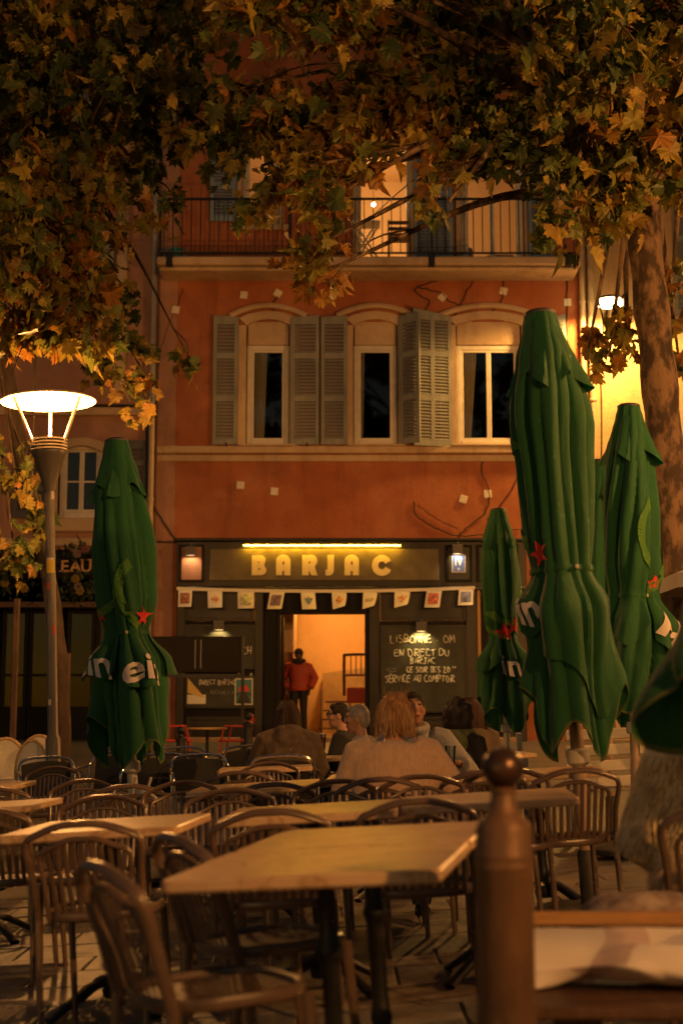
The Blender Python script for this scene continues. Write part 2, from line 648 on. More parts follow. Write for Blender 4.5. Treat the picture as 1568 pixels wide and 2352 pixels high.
def window(parent, x0, x1, z0, z1, y, leaves=1, name='window', material='white_paint', fw=0.09, bars=(), curtain=None, ajar=0):
    """window frame part with casements, panes and curtain as sub-parts"""
    m = MB()
    m.bx(x0, x0 + fw, y, y + .07, z0, z1, .008)
    m.bx(x1 - fw, x1, y, y + .07, z0, z1, .008)
    m.bx(x0 + fw, x1 - fw, y + .001, y + .069, z1 - fw, z1, .008)
    m.bx(x0 + fw, x1 - fw, y - .02, y + .069, z0, z0 + fw * 1.2, .008)
    fr = obj(name, m, material, parent, world=True)
    w_ = (x1 - x0 - 2 * fw) / leaves
    for k in range(leaves):
        a = x0 + fw + k * w_
        b = a + w_
        c = MB()
        q = .045
        c.bx(a + .002, a + q, y + .012, y + .058, z0 + fw * 1.2 + .002, z1 - fw - .002, .006)
        c.bx(b - q, b - .002, y + .012, y + .058, z0 + fw * 1.2 + .002, z1 - fw - .002, .006)
        c.bx(a + q, b - q, y + .013, y + .057, z0 + fw * 1.2 + .002, z0 + fw * 1.2 + q * 1.4, .006)
        c.bx(a + q, b - q, y + .013, y + .057, z1 - fw - q, z1 - fw - .002, .006)
        for bz in bars:
            zz = z0 + (z1 - z0) * bz
            c.bx(a + q, b - q, y + .02, y + .05, zz - .015, zz + .015)
        obj('casement', c, material, fr)
        obj('pane', MB().bx(a + q, b - q, y + .033, y + .037, z0 + fw + q, z1 - fw - q), 'window_glass', fr)
    if curtain:
        c = MB()
        ca, cb = x0 + fw + curtain[0] * (x1 - x0), x0 + fw + curtain[1] * (x1 - x0)
        n_ = 26
        for i in range(n_):
            u0, u1 = i / n_, (i + 1) / n_
            f = lambda u: .14 + .025 * sin(u * 40)
            top = lambda u: ca + (cb - ca) * u
            bot = lambda u: ca + (cb - ca) * u * curtain[2]
            c.quad((bot(u0), y + f(u0), z0), (bot(u1), y + f(u1), z0), (top(u1), y + f(u1), z1), (top(u0), y + f(u0), z1))
        obj('curtain', c, 'curtain', fr, smooth=True)
    return fr

def arch_surround(parent, x0, x1, z0, zs, rise, band, y, material='cream_stone', proud=.05, depth=.1, name='surround'):
    """painted stone surround with a segmental arch; inner opening x0..x1, springing at zs"""
    m = MB()
    m.bx(x0 - band, x0, y - proud, y + depth, z0, zs, .006)
    m.bx(x1, x1 + band, y - proud, y + depth, z0, zs, .006)
    n_ = 14
    ins, outs = [], []
    for i in range(n_ + 1):
        u = -1 + 2 * i / n_
        ins.append((x0 + (x1 - x0) * (u + 1) / 2, zs + rise * (1 - u * u)))
        outs.append((x0 - band + (x1 - x0 + 2 * band) * (u + 1) / 2, zs + band * .9 + rise * (1 - u * u) * 1.15))
    for i in range(n_):
        m.prism([ins[i], ins[i + 1], outs[i + 1], outs[i]], y - proud, y + depth)
    return obj(name, m, material, parent, world=True)

# ================================================================== TERRACOTTA HOUSE
XL, XR = fx(362, 1000), fx(1350, 1000)
ZT = 17.5
house = thing('terracotta_house', 'terracotta red house with grey louvred shutters above the bar', 'house', (0, YF, GF))
sill1, top1 = fz(1026), fz(737)
f2 = fz(612)
W1 = [(fx(565, 900), fx(665, 900)), (fx(811, 900), fx(913, 900)), (fx(1047, 900), fx(1199, 900))]
holes = [(a, b, sill1, top1) for a, b in W1]
O1 = (fx(556, 420), fx(640, 420), fz(520), fz(285))
O2 = (fx(822, 450), fx(940, 450), f2 + .0, fz(300))
O3 = (fx(1058, 480), fx(1202, 480), f2 + .05, fz(300))
holes += [O1, O2, O3]
DX0, DX1 = fx(638, 1550), fx(844, 1550)
DZ1 = fz(1411)
SX0, SX1 = fx(408, 1400), fx(1205, 1400)
holes += [(SX0 + .15, SX1 - .15, GF - .2, fz(1255))]
obj('wall', wall_mesh(XL, XR, GF - .6, ZT, holes, YF, .3), 'terracotta', house, world=True)
obj('shell', shell(XL, XR, GF - .6, ZT, YF + .3, YF + 7.5, (fz(1240), fz(1080), fz(640), fz(230))), 'dark_void', house, world=True)
# string course under the first-floor windows: two mouldings
c = MB()
c.bx(XL, XR, YF - .12, YF + .02, fz(1043), sill1 - .004, .02)
c.bx(XL, XR, YF - .07, YF + .02, fz(1061), fz(1046), .015)
obj('string_course', c, 'cream_stone', house, world=True)
# first-floor windows
for i, (a, b) in enumerate(W1):
    zs = fz(748)
    arch_surround(house, a, b, sill1, zs, .12, .15, YF)
    zf = fz(791)
    obj('blind_panel', MB().bx(a + .02, b - .02, YF + .04, YF + .1, zf, top1, .01), 'cream_stone', house, world=True)
    window(house, a + .01, b - .01, sill1 + .01, zf - .004, YF + .07, 2 if i == 2 else 1, curtain=[(0, .36, .8), (0, .14, .7), (0, .26, .55)][i])
# hood moulds above
    h = MB()
    pts = []
    for k in range(15):
        u = -1 + 2 * k / 14
        pts.append(((a + b) / 2 + u * (b - a + .62) / 2, YF - .05, fz(727) + .2 * (1 - u * u)))
    h.tube(pts, .055, 6)
    obj('hood_mould', h, 'cream_stone', house, world=True)
    obj('stain_drip', MB().bx(a - .1, b + .1, YF - .14, YF - .01, sill1 - .0035, sill1 + .03, .008), 'cream_stone', house, world=True).name = 'sill'
zb, ztp = fz(1023), fz(729)
sh = [(490, 547, 'shutter_grey', None, 0), (668, 733, 'shutter_grey', None, 0), (737, 797, 'shutter_dark', None, 0)]
for a, b, mt, hg, an in sh:
    shutter(house, fx(a, 880), fx(b, 880), zb, ztp, YF - .075, 'shutter_grey', slope=(-.06 if a == 490 else .06))
shutter(house, fx(917, 880), fx(972, 880), zb, ztp, YF - .075, 'shutter_grey', 'l', radians(36))
shutter(house, fx(945, 880), fx(1036, 880), zb - .04, ztp + .06, YF - .06, 'shutter_grey', 'r', radians(14), slope=-.16, middle=True)
shutter(house, fx(1212, 880), fx(1300, 880), zb, ztp, YF - .06, 'shutter_grey', slope=.1)
# shutter stays on the sill
st = MB()
for px in (520, 705, 990):
    st.tube([(fx(px, 1020), YF - .1, sill1 + .06), (fx(px, 1020) + .01, YF - .14, sill1 - .02)], .012, 6)
obj('shutter_stay', st, 'black_iron', house, world=True)
# second floor: windows, doors, blue shutters
arch_surround(house, O1[0], O1[1], O1[2], O1[3] - .02, .08, .1, YF)
window(house, O1[0] + .01, O1[1] - .01, O1[2] + .01, O1[3] - .02, YF + .1, 1)
obj('sill', MB().bx(fx(530, 515), fx(668, 515), YF - .09, YF - .002, fz(530), fz(517), .015), 'cream_stone', house, world=True)
window(house, O3[0] + .01, O3[1] - .01, O3[2], O3[3] - .02, YF + .08, 2, name='french_window')
arch_surround(house, O3[0], O3[1], O3[2], O3[3] - .02, .08, .1, YF)
arch_surround(house, O2[0], O2[1], O2[2], O2[3] - .02, .08, .1, YF)
for xx in (O2[0], O2[1] - .06):
    obj('door_jamb', MB().bx(xx, xx + .06, YF + .1, YF + .16, O2[2], O2[3]), 'white_paint', house, world=True)
shutter(house, fx(484, 430), fx(543, 430), fz(511), fz(290), YF - .07, 'shutter_blue')
shutter(house, fx(948, 450), fx(1038, 450), f2 + .06, fz(305), YF - .07, 'shutter_blue', panels=2)
shutter(house, fx(1210, 450), fx(1268, 450), f2 + .06, fz(305), YF - .07, 'shutter_blue', panels=2)
# lit flat behind the balcony
room = MB()
rz0, rz1 = f2 - .02, fz(245)
room.quad((XL + .3, YF + 4, rz0), (XR - .3, YF + 4, rz0), (XR - .3, YF + 4, rz1), (XL + .3, YF + 4, rz1))
room.quad((XL + .3, YF + .32, rz0), (XR - .3, YF + .32, rz0), (XR - .3, YF + 4, rz0), (XL + .3, YF + 4, rz0))
room.quad((XL + .3, YF + .32, rz1), (XR - .3, YF + .32, rz1), (XR - .3, YF + 4, rz1), (XL + .3, YF + 4, rz1))
for xx in (XL + .3, XR - .3):
    room.quad((xx, YF + .32, rz0), (xx, YF + 4, rz0), (xx, YF + 4, rz1), (xx, YF + .32, rz1))
obj('room', room, 'room_wall', house, world=True)
pb = at(857, 470, YF + 1.2)
lampo = thing('pendant_bulb', 'bare glowing bulb hanging in the lit flat behind the balcony door', 'light bulb', tuple(pb))
obj('flex', MB().tube([(0, 0, .06), (.005, 0, 1.1)], .006, 5), 'cable_black', lampo)
obj('bulb', MB().ell((0, 0, 0), (.035, .035, .045)), 'bulb', lampo, smooth=True)
lamp('flat_light', 'POINT', (pb.x - .1, pb.y + .3, pb.z + .2), 62, (1, .6, .22), .12)
# furniture silhouettes in the flat
s_ = thing('armchair', 'dark armchair silhouetted behind the lit french window', 'armchair', (fx(1165, 570), YF + .9, f2))
obj('seat', MB().bx(-.28, .28, -.25, .25, .1, .42, .05), 'wood_dark', s_)
obj('backrest', MB().bx(-.3, .3, .22, .36, .3, .62, .06), 'wood_dark', s_)
s_ = thing('desk_lamp', 'small dark table lamp silhouetted in the lit french window', 'table lamp', (fx(1085, 570), YF + .8, f2))
obj('table', MB().bx(-.22, .22, -.2, .2, .0, .3, .02), 'wood_dark', s_)
obj('lamp_stem', MB().tube([(0, 0, .3), (0, 0, .48)], .014, 8), 'wood_dark', s_)
obj('lamp_shade', MB().lathe([(.1, .44), (.06, .62)], (0, 0, 0), 16), 'wood_dark', s_)
# balcony
bx0, bx1 = fx(372, 625), fx(1318, 625)
bal = MB()
bal.bx(bx0, bx1, YF - .78, YF + .01, fz(636), fz(618), .02)
obj('balcony_slab', bal, 'cream_stone', house, world=True)
bal = MB()
bal.bx(bx0 + .03, bx1 - .03, YF - .7, YF + .01, fz(646), fz(637), .03)
obj('balcony_moulding', bal, 'cream_stone', house, world=True)
for px in (668, 985, 1290, 400):
    x = fx(px, 630)
    br_ = MB().bx(x - .07, x + .07, YF - .8, YF + .01, fz(634) - .04, fz(612) + .02, .03)
    obj('balcony_bracket', br_, 'black_iron', house, world=True)
yr = YF - .72
rzt, rzb = fz(476) - .1, fz(608) - .02
rl = MB()
rl.bx(bx0 + .05, bx1 - .05, yr - .025, yr + .025, rzt - .02, rzt + .02, .006)
rl.bx(bx0 + .05, bx1 - .05, yr - .015, yr + .015, rzb, rzb + .03)
for px in (380, 668, 985, 1310):
    x = fx(px, 540)
    rl.bx(x - .022, x + .022, yr - .022, yr + .022, rzb - .08, rzt + .02)
for xx in (bx0 + .07, bx1 - .07):
    rl.bx(xx - .02, xx + .02, yr, YF, rzt - .018, rzt + .018)
    rl.bx(xx - .015, xx + .015, yr, YF, rzb, rzb + .028)
rail = obj('railing', rl, 'black_iron', house, world=True)
barm = MB().bx(-.009, .009, -.009, .009, rzb + .03, rzt - .02).mesh('bar', 'black_iron')
nb = 46
for i in range(nb):
    o = obj('bar', barm, parent=rail)
    o.location = (bx0 + .12 + (bx1 - bx0 - .24) * i / (nb - 1), yr, 0)
# things on the balcony
t_ = thing('folding_table', 'white folding table with crossed legs on the balcony', 'table', (fx(838, 560), YF - .4, f2 - .03))
obj('top', MB().box((0, 0, .72), (.55, .42, .03), None, .006), 'white_wood', t_)
for s in (-1, 1):
    obj('leg', MB().box((0, -.19 + .012 * s, .36), (.035, .02, .84), Matrix.Rotation(radians(32) * s, 3, 'Y')), 'white_wood', t_)
    obj('leg', MB().box((0, .19 + .012 * s, .36), (.035, .02, .84), Matrix.Rotation(radians(32) * s, 3, 'Y')), 'white_wood', t_)
t_ = thing('balcony_chair', 'dark slatted chair beside the white folding table on the balcony', 'chair', (fx(915, 560), YF - .4, f2 - .03))
for sx in (-.2, .2):
    for sy in (-.2, .2):
        obj('leg', MB().bx(sx - .015, sx + .015, sy - .015, sy + .015, 0, .45 if sy < 0 else .88), 'wood_dark', t_)
obj('seat', MB().bx(-.22, .22, -.22, .22, .43, .46, .008), 'wood_dark', t_)
for k in range(3):
    obj('slat', MB().bx(-.19, .19, .19, .21, .55 + k * .12, .62 + k * .12), 'wood_dark', t_)
mat('can_green', (.06, .2, .17), .4)
t_ = thing('watering_can', 'small blue-green watering can at the left end of the balcony', 'watering can', (fx(408, 596), YF - .4, f2 - .03))
obj('body', MB().lathe([(.13, 0), (.14, .02), (.14, .2), (.12, .24), (.05, .26)], n=16), 'can_green', t_, smooth=True)
obj('handle', MB().tube(smooth_path([(.13, 0, .06), (.22, 0, .13), (.2, 0, .24), (.1, 0, .26)]), .014, 8), 'can_green', t_, smooth=True)
obj('spout', MB().tube([(-.12, 0, .08), (-.26, 0, .26)], [.025, .018], 8), 'can_green', t_, smooth=True)
# drainpipes
def pipe(px, py0, py1, r, y, material, parent, px1=None):
    p0, p1 = at(px, py0, y), at(px1 if px1 else px, py1, y)
    x = (p0.x + p1.x) / 2
    m = MB()
    m.tube([(x, y, min(p0.z, p1.z)), (x, y, max(p0.z, p1.z))], r, 12)
    z = min(p0.z, p1.z) + .5
    while z < max(p0.z, p1.z):
        m.lathe([(r + .008, z), (r + .014, z + .015), (r + .014, z + .045), (r + .008, z + .06)], (x, y, 0), 12)
        z += 1.9
    return obj('drainpipe', m, material, parent, smooth=True, world=True)
pipe(352, 1690, -60, .055, YF - .09, 'zinc', house)
pipe(1338, 1690, -60, .055, YF - .09, 'pipe_cream', house)
obj('corner_strip', MB().bx(XL - .001, XL + .34, YF - .02, YF, GF + .02, ZT - .1), 'pink_plaster', house, world=True)
# tie plates and cables on the wall
plates = [(560, 678, .1), (638, 674, .5), (765, 678, .4), (1015, 683, .75), (1155, 669, .25), (1302, 695, 0), (404, 712, .1), (552, 1115, .05), (630, 1129, .1), (1063, 1147, .3), (1119, 1135, -.08)]
pm = MB().box((0, 0, 0), (.145, .03, .145), None, .008).mesh('wall_plate', 'white_paint')
for px, py, a in plates:
    o = obj('wall_plate', pm, parent=house)
    o.location = Vector((fx(px, py), YF - .015, fz(py))) - ORG[house.name]
    o.rotation_euler.y = a
def cable(pts, r=.012, y=YF - .02, jit=.03, parent=house, seed=1, name='cable', material='cable_black'):
    rr = random.Random(seed)
    P = []
    for px, py in pts:
        p = at(px, py, y)
        P.append((p.x, y, p.z))
    sp = smooth_path(P, 6)
    sp = [Vector((p.x + rr.uniform(-jit, jit) * .5, p.y, p.z + rr.uniform(-jit, jit) * .5)) for p in sp]
    return obj(name, MB().tube(sp, r, 5), material, parent, smooth=True, world=True)
mat('ivy_stem', (.07, .035, .02), .9)
k = 0
for pts in ([(640, 680), (625, 700), (632, 728)], [(1015, 640), (950, 665), (985, 690), (975, 715)], [(1090, 640), (1060, 690), (1050, 715), (1035, 735)], [(1055, 700), (1030, 690), (1010, 672), (960, 660)],
            [(1155, 640), (1150, 690), (1128, 715), (1125, 735)], [(1128, 1040), (1105, 1075), (1122, 1130), (1115, 1175), (1080, 1205), (1055, 1228)], [(950, 1150), (958, 1185), (1000, 1212), (1050, 1230), (1110, 1228), (1190, 1215)],
            [(1200, 1080), (1150, 1160), (1120, 1195)], [(1055, 1225), (1054, 1262)], [(958, 1160), (1000, 1190), (1050, 1215)], [(395, 700), (408, 730)], [(420, 665), (405, 710), (370, 800), (360, 900)]):
    k += 1
    cable(pts, .013 if k < 9 else .007, seed=k, material='ivy_stem')
cable([(345, 1150), (380, 1205), (412, 1242), (480, 1243), (560, 1241), (700, 1243), (900, 1241), (1100, 1243), (1205, 1245)], .016, YF - .06, .01, seed=40)
cable([(345, 1244), (400, 1245), (440, 1238), (600, 1248), (800, 1245), (1000, 1246), (1205, 1247)], .012, YF - .09, .01, seed=41)
cable([(1298, 560), (1302, 640), (1300, 760), (1310, 830)], .012, seed=42)

# ================================================================== BAR FRONT
shop = thing('bar_shopfront', 'dark painted wooden bar front with an open doorway', 'shopfront', (fx(740, 1600), YF - .3, GF))
yp = YF - .28
px0, px1 = SX0, SX1
ft, fb = fz(1248), fz(1350)
def panel(x0, x1, z0, z1, y, name='panel', material='shop_wood', rec=.025, fw=.06):
    """panelled board: raised frame and sunk field"""
    m = MB()
    m.bx(x0, x0 + fw, y, y + .05, z0, z1, .006)
    m.bx(x1 - fw, x1, y, y + .05, z0, z1, .006)
    m.bx(x0 + fw, x1 - fw, y + .001, y + .05, z0, z0 + fw, .006)
    m.bx(x0 + fw, x1 - fw, y + .001, y + .05, z1 - fw, z1, .006)
    m.bx(x0 + fw, x1 - fw, y + rec, y + .05, z0 + fw, z1 - fw)
    return obj(name, m, material, shop, world=True)
m = MB()
m.bx(px0, px1, yp, YF + .02, fb, ft, .01)
obj('fascia', m, 'shop_wood', shop, world=True)
obj('cornice', MB().bx(px0 - .05, px1 + .05, yp - .09, YF, ft + .002, ft + .06, .015).bx(px0 - .02, px1 + .02, yp - .05, YF, fb - .07, fb - .002, .015), 'shop_wood', shop, world=True)
mat('fascia_strip_wash', (.13, .105, .058), .5, var=.2, vscale=5, spec=.3)  # dark board made paler: part of the strip light's wash is in the colour
obj('fascia_board', MB().bx(fx(485, 1300), fx(1005, 1300), yp - .035, yp - .001, fz(1337), fz(1265), .012), 'fascia_strip_wash', shop, world=True)
for a, b in ((420, 468), (1025, 1076), (1095, 1180)):
    mm = MB()
    mm.bx(fx(a, 1300), fx(b, 1300), yp - .03, yp - .001, fz(1336), fz(1260), .012)
    obj('fascia_board', mm, 'pink_plaster' if a == 420 else 'shop_wood', shop, world=True)
    fr = MB()
    q = .035
    A, B, C, D = fx(a, 1300), fx(b, 1300), fz(1336), fz(1260)
    fr.bx(A - q, A, yp - .045, yp - .002, C - q, D + q).bx(B, B + q, yp - .045, yp - .002, C - q, D + q).bx(A, B, yp - .044, yp - .002, C - q, C).bx(A, B, yp - .044, yp - .002, D, D + q)
    obj('fascia_frame', fr, 'shop_wood_dark', shop, world=True)
# piers and fields
zbase = GF - .05
tz = fb - .07
def pier(a, b, z0=None, z1=None, d=0.0, material='shop_wood'):
    return obj('pier', MB().bx(fx(a, 1550), fx(b, 1550), yp + d, YF + .1, zbase if z0 is None else z0, tz if z1 is None else z1, .012), material, shop, world=True)
pier(408, 428)
pier(586, 606, d=.02)
pier(606, 636, d=.08, material='shop_wood_dark')
pier(846, 872, d=.04)
pier(1068, 1100, d=.02)
pier(1150, 1203)
obj('trim', MB().tube([(fx(1097, 1550), yp - .01, zbase), (fx(1097, 1550), yp - .01, tz)], .03, 8), 'wood_rail', shop, world=True)
obj('transom', MB().bx(fx(636, 1400), fx(846, 1400), yp + .09, YF + .1, DZ1, tz, .01), 'shop_wood_dark', shop, world=True)
for (a, b) in ((428, 586), (872, 1068)):
    panel(fx(a, 1400), fx(b, 1400), fz(1428), tz, yp + .05, rec=.03)
    obj('field', MB().bx(fx(a, 1500), fx(b, 1500), yp + .08, YF, zbase, fz(1428) - .002), 'shop_wood_dark', shop, world=True)
    panel(fx(a, 1660) + .02, fx(b, 1660) - .02, zbase + .05, fz(1645), yp + .05, fw=.07)
panel(fx(1102, 1500), fx(1148, 1500), zbase, tz, yp + .06, name='side_door', material='shop_wood_dark')
# bar room
bar_y = YF + 4.6
bz0, bz1 = GF + .05, fz(1262) - .05
rb = MB()
xa, xb = SX0 + .2, SX1 - .2
rb.quad((xa, bar_y, bz0), (xb, bar_y, bz0), (xb, bar_y, bz1), (xa, bar_y, bz1))
rb.quad((xa, YF + .1, bz1), (xb, YF + .1, bz1), (xb, bar_y, bz1), (xa, bar_y, bz1))
rb.quad((xa, YF + .1, bz0), (xa, bar_y, bz0), (xa, bar_y, bz1), (xa, YF + .1, bz1))
rb.quad((xb, YF + .1, bz0), (xb, bar_y, bz0), (xb, bar_y, bz1), (xb, YF + .1, bz1))
obj('bar_room', rb, 'room_wall', shop, world=True)
obj('bar_floor', MB().bx(xa, xb, YF - .35, bar_y, bz0 - .12, bz0, .01), 'wood_floor', shop, world=True)
# left partition wall with stacked things, raised step and stair on the right
pw = MB()
pw.bx(fx(640, 1500) - .05, fx(668, 1500), YF + 1.3, YF + 4.5, bz0, bz1)
obj('partition', pw, 'cream_stone', shop, world=True)
pw = MB()
pw.prism([(fx(735, 1600), bz0), (fx(800, 1600) + 1.2, bz0), (fx(800, 1600) + 1.2, fz(1505)), (fx(735, 1600), fz(1535))], YF + 3.5, YF + 4.5)
obj('stair_wall', pw, 'pipe_cream', shop, world=True)
stp = thing('stair', 'small open wooden stair inside the lit doorway', 'stairs', (fx(762, 1600), YF + 1.4, bz0))
for k in range(4):
    obj('step', MB().box((.04 * k, .16 * k, .14 + .17 * k), (.52, .2, .035), None, .006), 'wood_dark', stp)
for sx in (-.28, .28):
    obj('stringer', MB().box((.06 + sx, .24, .42), (.035, .06, 1.05), Matrix.Rotation(radians(-36), 3, 'X')), 'wood_dark', stp)
chs = thing('bar_rail', 'dark rounded railing of the raised floor inside the bar', 'railing', (fx(822, 1550), YF + 1.8, fz(1545)))
obj('hoop', MB().tube(smooth_path([(-.25, 0, -.4), (-.25, 0, .3), (-.18, 0, .4), (.5, 0, .4)], 5), .03, 8), 'wood_dark', chs)
for k in range(6):
    obj('baluster', MB().tube([(-.12 + .1 * k, 0, 0), (-.12 + .1 * k, 0, .38)], .011, 6), 'wood_dark', chs)
obj('shelf', MB().bx(-.25, .6, -.12, .12, -.02, .02), 'wood_floor', chs)
rc = thing('bar_chair', 'red moulded chair seen just inside the doorway of the bar', 'chair', (fx(822, 1600), YF + 1.0, bz0))
obj('backrest', MB().bx(-.2, .24, .16, .2, .62, .92, .03), 'red_plastic', rc)
obj('seat', MB().bx(-.2, .24, -.22, .2, .43, .47, .02), 'red_plastic', rc)
for sx in (-.17, .2):
    for sy in (-.18, .17):
        obj('leg', MB().tube([(sx, sy, 0), (sx, sy, .45)], .013, 6), 'black_iron', rc)
lamp('bar_light', 'POINT', (fx(800, 1450), YF + 2.6, bz1 - .35), 62, (1, .46, .1), .15)
lamp('bar_light', 'POINT', (fx(500, 1450), YF + 2.2, bz1 - .35), 20, (1, .46, .1), .15)
for a, b in ((DX0 - .02, DX0 + .05), (DX1 - .05, DX1 + .02)):
    obj('door_jamb', MB().bx(a, b, YF - .2, YF + .25, bz0, DZ1), 'shop_wood_dark', shop, world=True)
dl = MB()
dl.box((DX0 + .06, YF + .62, (bz0 + DZ1) / 2), (.05, .8, DZ1 - bz0 - .03), None, .01)
dlo = obj('open_door', dl, 'shop_wood_dark', shop, world=True)
obj('handle', MB().tube([(DX0 + .1, YF + .95, bz0 + .9), (DX0 + .15, YF + .95, bz0 + .9), (DX0 + .15, YF + .95, bz0 + 1.1), (DX0 + .1, YF + .95, bz0 + 1.1)], .012, 6), 'alu', dlo)

# ------------------------------------------------------------------ the sign
def curve_mesh(loops, depth, name, material, scale=1.0, bevel=0.0, res=1):
    cu = bpy.data.curves.new(name, 'CURVE')
    cu.dimensions = '2D'
    cu.fill_mode = 'BOTH'
    cu.extrude = depth
    cu.bevel_depth = bevel
    for lp in loops:
        sp = cu.splines.new('POLY')
        sp.points.add(len(lp) - 1)
        for q, (x, y) in zip(sp.points, lp):
            q.co = (x * scale, y * scale, 0, 1)
        sp.use_cyclic_u = True
    o = bpy.data.objects.new(name, cu)
    COL.objects.link(o)
    dg = bpy.context.evaluated_depsgraph_get()
    me = bpy.data.meshes.new_from_object(o.evaluated_get(dg))
    bpy.data.objects.remove(o)
    me.materials.clear()
    me.materials.append(MATS[material])
    me.name = name
    return me
def arc(cx, cy, rx, ry, a0, a1, n=12):
    return [(cx + rx * cos(radians(a0 + (a1 - a0) * i / n)), cy + ry * sin(radians(a0 + (a1 - a0) * i / n))) for i in range(n + 1)]
LET = {
    'B': [[(0, 0)] + [(.42, 0)] + arc(.44, .25, .28, .25, -90, 55, 8) + arc(.42, .76, .26, .24, -30, 90, 8) + [(0, 1)],
          [(.30, .02), (.325, .02), (.325, .27)] + arc(.40, .305, .055, .04, -90, 90, 6) + [(.325, .345), (.325, .6)] + arc(.33, .665, .055, .05, -90, 90, 6) + [(.30, .715)]],
    'A': [[(0, 0), (0, .72)] + arc(.355, .72, .355, .3, 180, 0, 14) + [(.71, 0), (.41, 0), (.41, .22), (.30, .22), (.30, 0)],
          [(.31, .52), (.385, .52), (.385, .28), (.40, .28), (.41, .66)] + arc(.36, .66, .05, .06, 0, 180, 6)],
    'R': [[(0, 0), (0, 1), (.46, 1)] + arc(.48, .72, .27, .28, 90, -45, 10) + [(.62, .42), (.76, 0), (.46, 0), (.325, .3), (.325, 0)],
          [(.31, .5), (.325, .5), (.325, .57)] + arc(.36, .64, .06, .065, -90, 90, 6) + [(.31, .705)]],
    'J': [[(.1, 1), (.41, 1), (.41, .3)] + arc(.13, .26, .28, .28, 0, -90, 8) + [(0, 0), (0, .28), (.1, .28)]],
    'C': [arc(.5, .49, .5, .52, 28, 332, 26) + [(.66, .42)] + arc(.5, .49, .19, .21, -20, -340, 16) + [(.68, .585)]],
}
sign = thing('bar_sign', 'gold BARJAC lettering under a yellow strip light over the doorway', 'sign', (fx(742, 1300), yp - .04, fz(1325)))
SX = [581, 636, 695, 748, 791, 853]
lh = fz(1279) - fz(1325)
for ch, px in zip('BARJAC', SX):
    me = curve_mesh(LET[ch], .012, 'letter', 'gold_letter', lh * .98, .002)
    o = obj('letter', me, parent=sign)
    o.location = Vector((fx(px, 1300), yp - .052, fz(1325))) - ORG[sign.name]
    o.rotation_euler = (pi / 2, 0, 0)
stt = MB()
za = fz(1258)
for a, b in ((563, 737), (741, 917)):
    stt.bx(fx(a, 1258), fx(b, 1258), yp - .125, yp - .1, za - .012, za + .006)
obj('strip_light', stt, 'led_strip', sign, world=True)
obj('strip_holder', MB().bx(fx(560, 1258), fx(920, 1258), yp - .14, yp - .085, za + .008, za + .035), 'shop_wood_dark', sign, world=True)

# ------------------------------------------------------------------ spot lamps on the bar front
def box_spot(px, py, y, label, power, col=(1, .66, .2), tilt=.35):
    p = at(px, py, y)
    t = thing('wall_spot', label, 'wall lamp', tuple(p))
    hd = MB()
    R = Matrix.Rotation(tilt, 3, 'X')
    for dx in (-.085, .085):
        hd.box((dx, 0, 0), (.012, .13, .16), R)
    hd.box((0, -.062, 0), (.16, .012, .16), R)
    hd.box((0, .062, 0), (.16, .012, .16), R)
    hd.box((0, 0, .078) if tilt == 0 else R @ Vector((0, 0, .078)), (.18, .136, .012), R)
    obj('housing', hd, 'steel_grey', t)
    obj('arm', MB().tube(smooth_path([(0, .02, .08), (0, .0, .13), (0, .1, .14), (0, .22, .09)], 4), .012, 6), 'steel_grey', t)
    e = R @ Vector((0, 0, .03))
    obj('bulb', MB().ell(e, (.03, .03, .03)), 'bulb', t)
    d = R @ Vector((0, 0, -1))
    lamp('spot_light', 'SPOT', tuple(p + (R @ Vector((0, 0, -.02)))), power, col, .03, aim(d), radians(125), None, .7)
    return t
box_spot(438, 1266, yp - .16, 'small box lamp above the pale panel at the left end of the sign', 4.5, (1, .55, .22))
box_spot(1050, 1262, yp - .16, 'small box lamp above the blue IV plaque', 6, (1, .72, .38))
box_spot(503, 1437, yp - .12, 'small box lamp lighting the left blackboard', 9)
box_spot(967, 1440, yp - .12, 'small box lamp lighting the right blackboard', 14)

